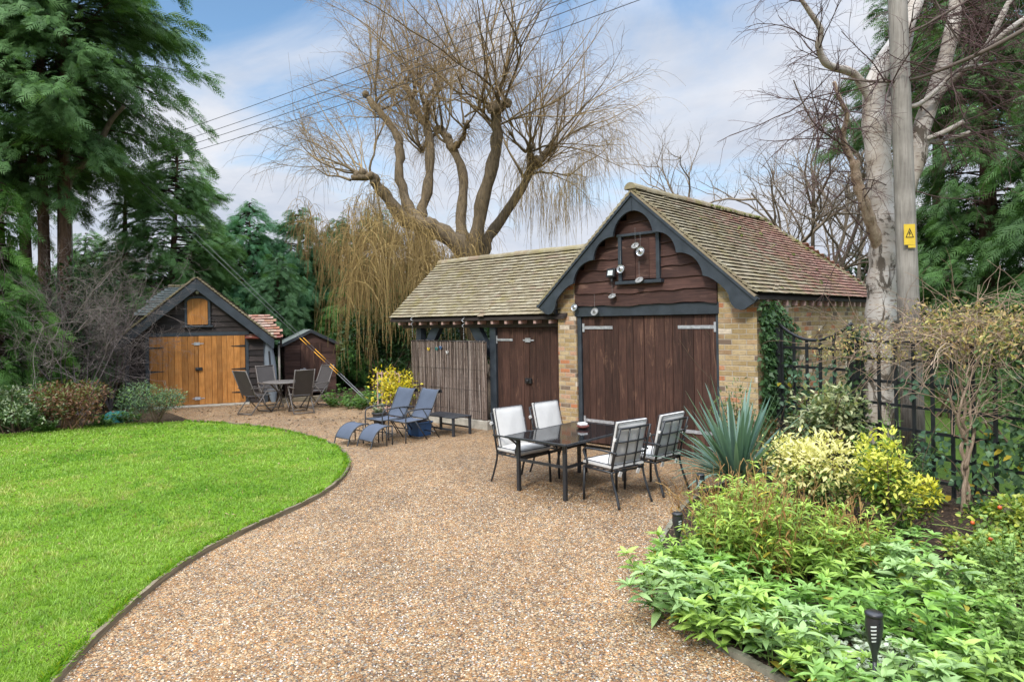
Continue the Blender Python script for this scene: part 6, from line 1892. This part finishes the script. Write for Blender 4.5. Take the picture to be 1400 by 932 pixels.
# rose shrub with hips
for i, (px, py, rx, h_, lab) in enumerate(((1345, 772, .33, .30, 'low yellow green rose shrub with orange hips'), (1395, 765, .45, .50, 'yellow green rose shrub with hips at the right edge'))):
    q = G(px, py)
    t = blob_shrub('rose_shrub', lab, 'shrub', (q[0], q[1], 0), rx, rx * .9, h_, 1700, .046, (.075, .150, .025), (.27, .38, .065), 80 + i, 9, LEAF_R, .03, 9, stemcol=(.16, .22, .06), tip=(.40, .44, .07), tipfrac=.4)
    rg = np.random.default_rng(88 + i)
    for k in range(2):
        a = rg.uniform(0, 6.28)
        mb = MB(); mb.lathe([(0, -.017), (.014, -.012), (.019, 0), (.014, .013), (.005, .017), (0, .022)], 10, (rx * .7 * math.cos(a), rx * .7 * math.sin(a), h_ * rg.uniform(.75, 1.1))); mb.build('rose_hip', M['hip'], t)
    P = paths(np.array([[0, 0, .1], [.1, 0, .1], [0, .1, .1]]), np.array([[-.7, -.45, .55], [.2, -.6, .8], [-.9, .1, .35]]), (.75, .7, .8), 8, rg, .05, .05)
    vb = VB(); put_paths(vb, P, .006, .003, (.21, .28, .07), 6); vb.build('cane_sprays', M['twig'], t)
# silvery lamium near the torch
for i, (px, py, lab) in enumerate(((1150, 925, 'white splashed ground cover left of the torch stake'), (1235, 925, 'white splashed ground cover right of the torch stake'), (1195, 900, 'white splashed ground cover behind the torch stake'), (1130, 880, 'white splashed ground cover under the green perennials'))):
    q = G(px, py)
    leafy('silver_nettle', lab, 'plant', (q[0], q[1], .02), .24, 34, .15, .05, LEAF_R, (.12, .20, .09), (.62, .68, .54), 100 + i, 'white splashed ground cover', 4, 6, .8)

# ------------------------------------------------------------------ climbers
BRM = leaf(.78, 2, .2, .2, .7)
IVY = (np.array([(0, 0, 0), (.25, -.42, .04), (.42, -.22, .02), (1, 0, -.12), (.42, .22, .02), (.25, .42, .04), (.35, 0, -.04)]), np.array([(0, 1, 6), (1, 2, 6), (2, 3, 6), (3, 4, 6), (4, 5, 6), (5, 0, 6)]), np.zeros((0, 4), int), np.array([.85, 1, 1, 1.05, 1, 1, .9]))
def climber(name, label, cat, pos, nrm, size, dark, light, seed, stems=None, tm=IVY, stemcol=(.10, .075, .05), hang=.7, group=None, alt=None, altf=0.0, sr=(.007, .003)):
    rg = np.random.default_rng(seed)
    pos = np.asarray(pos, float)
    b = pos.mean(0); b[2] = 0
    t = thing(name, label, cat, b, 0, group)
    n = len(pos); vb = VB()
    nr = np.broadcast_to(np.asarray(nrm, float), (n, 3))
    ld = rand_dirs(n, rg) * .8 + np.array([0, 0, -hang]) + nr * .35
    up = nr + np.array([0, 0, .5]) + rg.normal(0, .4, (n, 3))
    c = lerp_col(dark, light, rg.random(n)) * rg.uniform(.85, 1.15, (n, 1))
    if alt is not None:
        k = rg.random(n) < altf
        c[k] = lerp_col(alt[0], alt[1], rg.random(k.sum()))
    vb.inst(tm, pos - b + nr * rg.uniform(0, .05, (n, 1)), frames(ld, up), size * rg.uniform(.55, 1.3, n), c)
    vb.build('foliage', M['leaf'], t)
    if stems is not None:
        vs = VB()
        for P in stems:
            put_paths(vs, np.asarray(P) - b, sr[0], sr[1], np.asarray(stemcol) * rg.uniform(.7, 1.4, (len(P), 1)), 4)
        vs.build('stem_sprays', M['twig'], t)
    return t
rg = np.random.default_rng(12)
# ivy on the garage's side wall near its front corner
n = 3600
v_ = np.abs(rg.normal(.05, .75, n)) + rg.uniform(0, .35, n) - .12; z = rg.uniform(.1, 2.42, n)
k = (v_ < .30 + 1.25 * hash_noise(np.stack([z, z * 0], 1), 1.6, 8) + .35 * (z < 1.5)) & (v_ > -.05)
ivp = np.array([B(3.20 + .07 * rg.random(), a, c) for a, c in zip(v_[k], z[k])])
st = [paths(np.array([B(3.21, a, 0) for a in rg.uniform(0, .7, 9)]), np.array([0, 0, 1.]) + rg.normal(0, .15, (9, 3)), 2.3, 9, rg, .12)]
climber('ivy', 'dark ivy climbing the garage side wall behind its right pier', 'ivy', ivp, BU, .085, (.022, .060, .020), (.105, .20, .075), 21, st)
# leafy bramble over the trellis; tw(x along, y off, z)
tdir = np.array([math.cos(tyaw), math.sin(tyaw), 0]); tn = np.array([tdir[1], -tdir[0], 0])
if np.dot(tn, np.array([0, 0, 0]) - np.array([ta[0], ta[1], 0])) < 0: tn = -tn
def T3(x, y, z): return np.array([ta[0], ta[1], 0]) + tdir * x + tn * y + np.array([0, 0, z])
def tcloud(n, x0, x1, z0, z1, y0=-.12, y1=.14, thin=0.0, s=3.0, seed=0):
    x, z, y = rg.uniform(x0, x1, n), rg.uniform(z0, z1, n), rg.uniform(y0, y1, n)
    k = hash_noise(np.stack([x, z], 1), s, seed) > thin
    return np.array([T3(a, b, c) for a, b, c in zip(x[k], y[k], z[k])])
def tstems(n, x0, x1, L, seed, k=9):
    r2 = np.random.default_rng(seed)
    S = np.array([T3(a, r2.normal(0, .06), .02) for a in r2.uniform(x0, x1, n)])
    return paths(S, np.array([0, 0, 1.]) + r2.normal(0, .3, (n, 3)), L * r2.uniform(.5, 1.1, n), k, r2, .16)
climber('bramble', 'blue green bramble leaves on the scalloped trellis panel', 'climber', tcloud(430, -.1, 1.25, .3, 1.62, thin=.44, seed=1), tn, .072, (.035, .085, .045), (.15, .27, .16), 31, [tstems(8, 0, 1.2, 1.6, 4)], BRM, hang=.4, group='brambles on the trellis', alt=((.30, .26, .03), (.50, .42, .05)), altf=.025)
climber('bramble', 'blue green bramble leaves on the middle of the trellis', 'climber', tcloud(800, 1.15, 2.6, .35, 1.50, thin=.42, seed=2), tn, .076, (.035, .085, .045), (.15, .27, .16), 32, [tstems(9, 1.2, 2.5, 1.5, 5)], BRM, hang=.4, group='brambles on the trellis', alt=((.30, .26, .03), (.50, .42, .05)), altf=.03)
climber('bramble', 'large round leaved bramble low on the trellis right of the vine shrub', 'climber', tcloud(300, 2.5, 3.2, .10, 1.05, thin=.42, s=4, seed=3), tn, .088, (.045, .10, .05), (.17, .29, .14), 33, [tstems(5, 2.5, 3.2, 1.0, 6)], BRM, hang=.4, group='brambles on the trellis', alt=((.40, .30, .03), (.56, .42, .05)), altf=.09)
climber('ivy', 'dark ivy wrapping the double posts at the right end of the trellis', 'ivy', tcloud(520, 3.10, 3.48, .1, 1.9, -.08, .12, .25, 5, 6), tn, .07, (.018, .045, .018), (.075, .145, .055), 34, [tstems(6, 3.15, 3.45, 1.9, 8)])
climber('ivy', 'ivy on the post between the two trellis panels', 'ivy', tcloud(330, 1.12, 1.42, .5, 2.05, -.1, .12, .25, 5, 7), tn, .065, (.018, .045, .018), (.07, .14, .05), 35, [tstems(6, 1.15, 1.38, 2.0, 9)])
# twiggy climber heaped on top with yellowing leaves
def heap_stems(n, x0, x1, z0, z1, L, seed):
    r2 = np.random.default_rng(seed)
    S = np.array([T3(a, b, c) for a, b, c in zip(r2.uniform(x0, x1, n), r2.normal(0, .16, n), r2.uniform(z0, z1, n))])
    D = np.stack([r2.normal(0, .8, n), r2.normal(0, .8, n), r2.normal(.25, .5, n)], 1)
    return paths(S, D, L * r2.uniform(.4, 1.1, n), 8, r2, .2, .12)
top1 = [heap_stems(150, 1.0, 2.4, 1.55, 2.05, .95, 41)]
x = rg.uniform(.85, 3.6, 4200); z = 1.62 + .55 * rg.beta(1.3, 1.6, 4200) * (.55 + .6 * hash_noise(np.stack([x, x * 0], 1), 1.3, 5)) + .42 * (x > 2.0) * rg.random(4200)
tp = np.array([T3(a, b, c) for a, b, c in zip(x, rg.normal(0, .24, 4200), z)])
k = x < 2.3
climber('flowering_climber', 'twiggy climber heaped on the trellis top beside the birch trunk', 'climber', tp[k][:1000], tn, .052, (.13, .12, .045), (.44, .40, .14), 36, top1, LEAF_D, (.23, .165, .115), .4, 'twiggy climbers on the trellis top', ((.40, .26, .13), (.60, .46, .18)), .35, (.0038, .0018))
climber('flowering_climber', 'twiggy climber with tan and yellow leaves heaped at the right end of the trellis top', 'climber', tp[~k][:2300], tn, .058, (.13, .13, .040), (.46, .42, .13), 37, [heap_stems(230, 2.2, 3.7, 1.6, 2.2, 1.0, 43)], LEAF_D, (.24, .17, .12), .4, 'twiggy climbers on the trellis top', ((.38, .24, .12), (.60, .46, .18)), .45, (.0038, .0018))
climber('flowering_climber', 'green leaved climber shoot hanging at the right end of the trellis', 'climber', tcloud(260, 2.85, 3.3, 1.15, 2.1, .0, .2, .35, 4, 9), tn, .06, (.06, .13, .04), (.20, .33, .11), 38, [heap_stems(20, 2.8, 3.3, 1.3, 2.0, .7, 45)], LEAF_E, (.2, .16, .1), .5, 'twiggy climbers on the trellis top')
# bare vine shrub on twisted stems before the trellis
q = G(1317, 703)
vn = thing('vine_shrub', 'bare shrub with twisted tan stems before the trellis', 'shrub', (q[0], q[1], 0))
mb = MB()
r2 = np.random.default_rng(71)
vD = q[1]
q0 = np.array([q[0], q[1], 0])
for pl, dd, ra, rb in (([(1317, 705), (1318, 670), (1322, 640), (1314, 612), (1322, 590), (1304, 560), (1296, 530)], (0, 0, 0, .03, .02, -.03, -.06), .027, .011),
                       ([(1321, 705), (1324, 670), (1316, 640), (1324, 612), (1316, 585), (1320, 555), (1312, 520), (1305, 480)], (.02, .02, .03, 0, .05, .06, .05, 0), .024, .010),
                       ([(1320, 640), (1328, 610), (1332, 585), (1326, 560), (1338, 530)], (-.02, -.03, .0, .05, .1), .020, .010),
                       ([(1318, 600), (1310, 575), (1316, 545), (1330, 510), (1345, 470)], (0, -.06, -.1, -.1, -.08), .018, .008)):
    p = smooth_line(np.array([A(x_, y_, vD + d_) - q0 for (x_, y_), d_ in zip(pl, dd)]), 5)
    mb.tube(p, np.linspace(ra, rb, len(p)) * (1 + .12 * np.sin(np.arange(len(p)) * 1.4)), 8)
mb.build('trunk', M['vine_bark'], vn)
vb = VB()
n = 36
S = np.array([A(x_, y_, vD + d_) - q0 for x_, y_, d_ in zip(r2.uniform(1296, 1336, n), r2.uniform(490, 600, n), r2.uniform(-.1, .1, n))])
D = np.stack([r2.normal(.1, .6, n), r2.normal(-.1, .45, n), r2.normal(.85, .45, n)], 1)
P = paths(S, D, r2.uniform(.6, 1.3, n), 9, r2, .16, .22, 1.8)
c = lerp_col((.22, .15, .10), (.46, .36, .26), r2.random(n))
put_paths(vb, P, .0050, .0024, c, 5)
b, d, s = children(P, 4, r2, .2)
put_paths(vb, paths(b, d + rand_dirs(len(b), r2) * .8, r2.uniform(.15, .5, len(b)), 5, r2, .16, .08), .0036, .0018, np.repeat(c, 4, 0), 4)
vb.build('branches', M['twig'], vn)
# greenery beyond the trellis
for k, (px, d, rx, h_, dk, lt, lab) in enumerate(((1195, 11.2, .7, 1.2, (.045, .09, .03), (.18, .28, .09), 'green bush beyond the trellis at the birch foot'), (1120, 10.6, .5, 1.0, (.06, .09, .02), (.30, .32, .05), 'yellowing bush behind the scalloped trellis panel'), (1370, 11.0, 1.0, 1.5, (.045, .09, .03), (.17, .27, .08), 'green bush beyond the trellis at the right'),
                                               (1290, 14, 1.4, 1.9, (.018, .04, .014), (.07, .13, .04), 'dark bush beyond the neighbouring grass'), (1200, 15, 1.0, 1.6, (.018, .04, .014), (.07, .13, .04), 'dark bush beside the garage\'s far corner'), (1420, 15, 1.4, 2.2, (.018, .04, .014), (.07, .13, .04), 'dark bush far right beyond the neighbouring grass'))):
    q = A(px, 600, d)
    blob_shrub('boundary_bush', lab, 'bush', (q[0], q[1], 0), rx, rx * .8, h_, 1700, .085, dk, lt, 120 + k, 10, LEAF_D, .05, 6, group='bushes beyond the trellis')

# ------------------------------------------------------------------ left border and far plants
q = G(22, 593)
blob_shrub('variegated_shrub', 'small pale variegated shrub at the left end of the border', 'shrub', (q[0], q[1], 0), .80, .6, .95, 1700, .075, (.05, .10, .035), (.26, .36, .17), 141, 10, LEAF_E, .05, 8, tip=(.46, .52, .34), tipfrac=.4)
q = G(100, 588)
blob_shrub('hydrangea', 'wide hydrangea with brown faded heads and green tips', 'shrub', (q[0], q[1], 0), 1.02, .75, 1.02, 3000, .075, (.10, .045, .028), (.27, .135, .075), 142, 13, LEAF_E, .05, 12, stemcol=(.22, .13, .08), tip=(.20, .24, .08), tipfrac=.28)
q = G(212, 580)
blob_shrub('evergreen_shrub', 'loose grey green evergreen shrub in front of the timber shed doors', 'shrub', (q[0], q[1], 0), .78, .62, .92, 3400, .062, (.038, .072, .040), (.15, .23, .13), 143, 12, LEAF_L, .05, 12, tip=(.22, .34, .12), tipfrac=.2, flat=.7)
for i, (px, py, lab) in enumerate(((178, 578, 'low green plants between netting heap and evergreen shrub'), (140, 584, 'low green plants under the hydrangea'), (60, 592, 'low green plants at the lawn edge on the left'))):
    q = G(px, py)
    leafy('border_plant', lab, 'plant', (q[0], q[1], .02), .35, 24, .26, .09, LEAF_R, (.035, .085, .022), (.14, .26, .06), 150 + i, 'low plants in the left border', 4, 6, .8)
for i, (px, d, h_, lab) in enumerate(((465, 17.6, .48, 'green leafy plants on the bank right of the brown shed'), (490, 17.0, .38, 'green leafy plants near the stay wire anchor'), (505, 18.2, .42, 'green leafy plants behind the yellow shrub'))):
    q = A(px, 545, d)
    leafy('bank_plant', lab, 'plant', (q[0], q[1], 0), .5, 34, h_, .10, LEAF_R, (.045, .11, .028), (.17, .31, .075), 155 + i, 'leafy plants on the bank', 5, 6, .8)
q = G(541, 573)
blob_shrub('yellow_shrub', 'bright yellow leaved shrub behind the sun loungers', 'shrub', (q[0], q[1], 0), .70, .50, 1.12, 1700, .085, (.16, .20, .03), (.60, .50, .04), 144, 13, LEAF_E, .35, 10, stemcol=(.16, .09, .06), tip=(.80, .66, .05), tipfrac=.6)
q = A(519, 579, 14.2)
leafy('pot_plant', 'pale leaved pot plant standing in the small dark pot', 'plant', (q[0], q[1], .24), .14, 14, .22, .07, LEAF_R, (.06, .12, .05), (.35, .40, .28), 158, None, 4, 5, .7)

# ------------------------------------------------------------------ fallen leaves and loose stones
def scatter_flat(name, pos, size, dark, light, seed, tm=LEAF_E, m=None):
    r3 = np.random.default_rng(seed); n = len(pos)
    vb = VB()
    d = rand_dirs(n, r3) * np.array([1, 1, .15])
    vb.inst(tm, pos, frames(d, np.array([0, 0, 1.]) + r3.normal(0, .25, (n, 3))), size * r3.uniform(.5, 1.3, n), lerp_col(dark, light, r3.random(n)))
    tag(vb.build(name, m or M['leaf']), None, None, None, 'stuff')
r3 = np.random.default_rng(8)
p = np.stack([r3.uniform(1.2, 7, 2600), r3.uniform(3.5, 9.5, 2600)], 1); p = p[in_poly(p, BP)]
p1_ = np.concatenate([p, np.full((len(p), 1), .045)], 1)
scatter_flat('bed_leaf_litter', p1_, .05, (.10, .055, .03), (.40, .27, .14), 1)
p = np.stack([r3.uniform(-9, -1.0, 420), r3.uniform(4, 14, 420)], 1); p = p[in_poly(p, np.array(lawn_pts))][:110]
scatter_flat('lawn_leaf_litter', np.concatenate([p, np.full((len(p), 1), .075)], 1), .05, (.20, .10, .05), (.50, .36, .20), 2)
p = np.stack([r3.uniform(-16, -2, 2600), r3.uniform(13, 24, 2600)], 1)
scatter_flat('woodland_leaf_litter', np.concatenate([p, np.full((len(p), 1), .03)], 1), .09, (.06, .035, .02), (.24, .15, .08), 3)
p = np.stack([r3.uniform(-6, 3, 900), r3.uniform(4, 15, 900)], 1); p = p[in_poly(p, np.array(gravel_pts)) & ~in_poly(p, np.array(lawn_pts)) & ~in_poly(p, BP)]
dl = np.min(np.hypot(p[:, None, 0] - edge[None, :, 0], p[:, None, 1] - edge[None, :, 1]), 1); db = np.min(np.hypot(p[:, None, 0] - bed_edge[None, :, 0], p[:, None, 1] - bed_edge[None, :, 1]), 1)
p = p[r3.random(len(p)) < .10 + .7 * np.exp(-np.minimum(dl, db) / .25)]
scatter_flat('drive_leaf_litter', np.concatenate([p, np.full((len(p), 1), .018)], 1), .04, (.10, .055, .03), (.42, .29, .14), 4)
def stone_tm():
    v = np.array([(1, 0, .1), (.5, .8, 0), (-.5, .75, .1), (-1, 0, 0), (-.5, -.8, .1), (.5, -.8, 0), (.35, .2, .55), (-.35, .25, .5), (-.1, -.4, .58)])
    T = np.array([(0, 1, 6), (1, 2, 7), (1, 7, 6), (2, 3, 7), (3, 4, 8), (3, 8, 7), (4, 5, 8), (5, 0, 6), (5, 6, 8), (6, 7, 8)])
    return v, T, np.zeros((0, 4), int), np.ones(9)
n = 52000
rr_ = np.sqrt(r3.uniform(3.2 ** 2, 9.0 ** 2, n)); aa = r3.uniform(R(-42), R(40), n)
p = np.stack([rr_ * np.sin(aa), rr_ * np.cos(aa)], 1)
p = p[in_poly(p, np.array(gravel_pts)) & ~in_poly(p, np.array(lawn_pts)) & ~in_poly(p, BP)]
keep = r3.random(len(p)) < np.clip(6.5 / np.hypot(p[:, 0], p[:, 1]) - .45, .1, 1)
p = p[keep]; n = len(p)
vb = VB()
pal = np.array([(.42, .27, .15), (.52, .35, .20), (.60, .44, .30), (.46, .24, .10), (.34, .20, .11), (.68, .57, .44), (.32, .27, .23), (.18, .14, .12), (.52, .49, .46)])
c = pal[r3.integers(0, 9, n)] * r3.uniform(.8, 1.15, (n, 1))
vb.inst(stone_tm(), np.concatenate([p, np.full((n, 1), .004)], 1), frames(rand_dirs(n, r3) * np.array([1, 1, .2]), np.array([0, 0, 1.]) + r3.normal(0, .3, (n, 3))), r3.uniform(.005, .011, n), c)
tag(vb.build('loose_gravel', twigmat('stone', .7)), None, None, None, 'stuff')
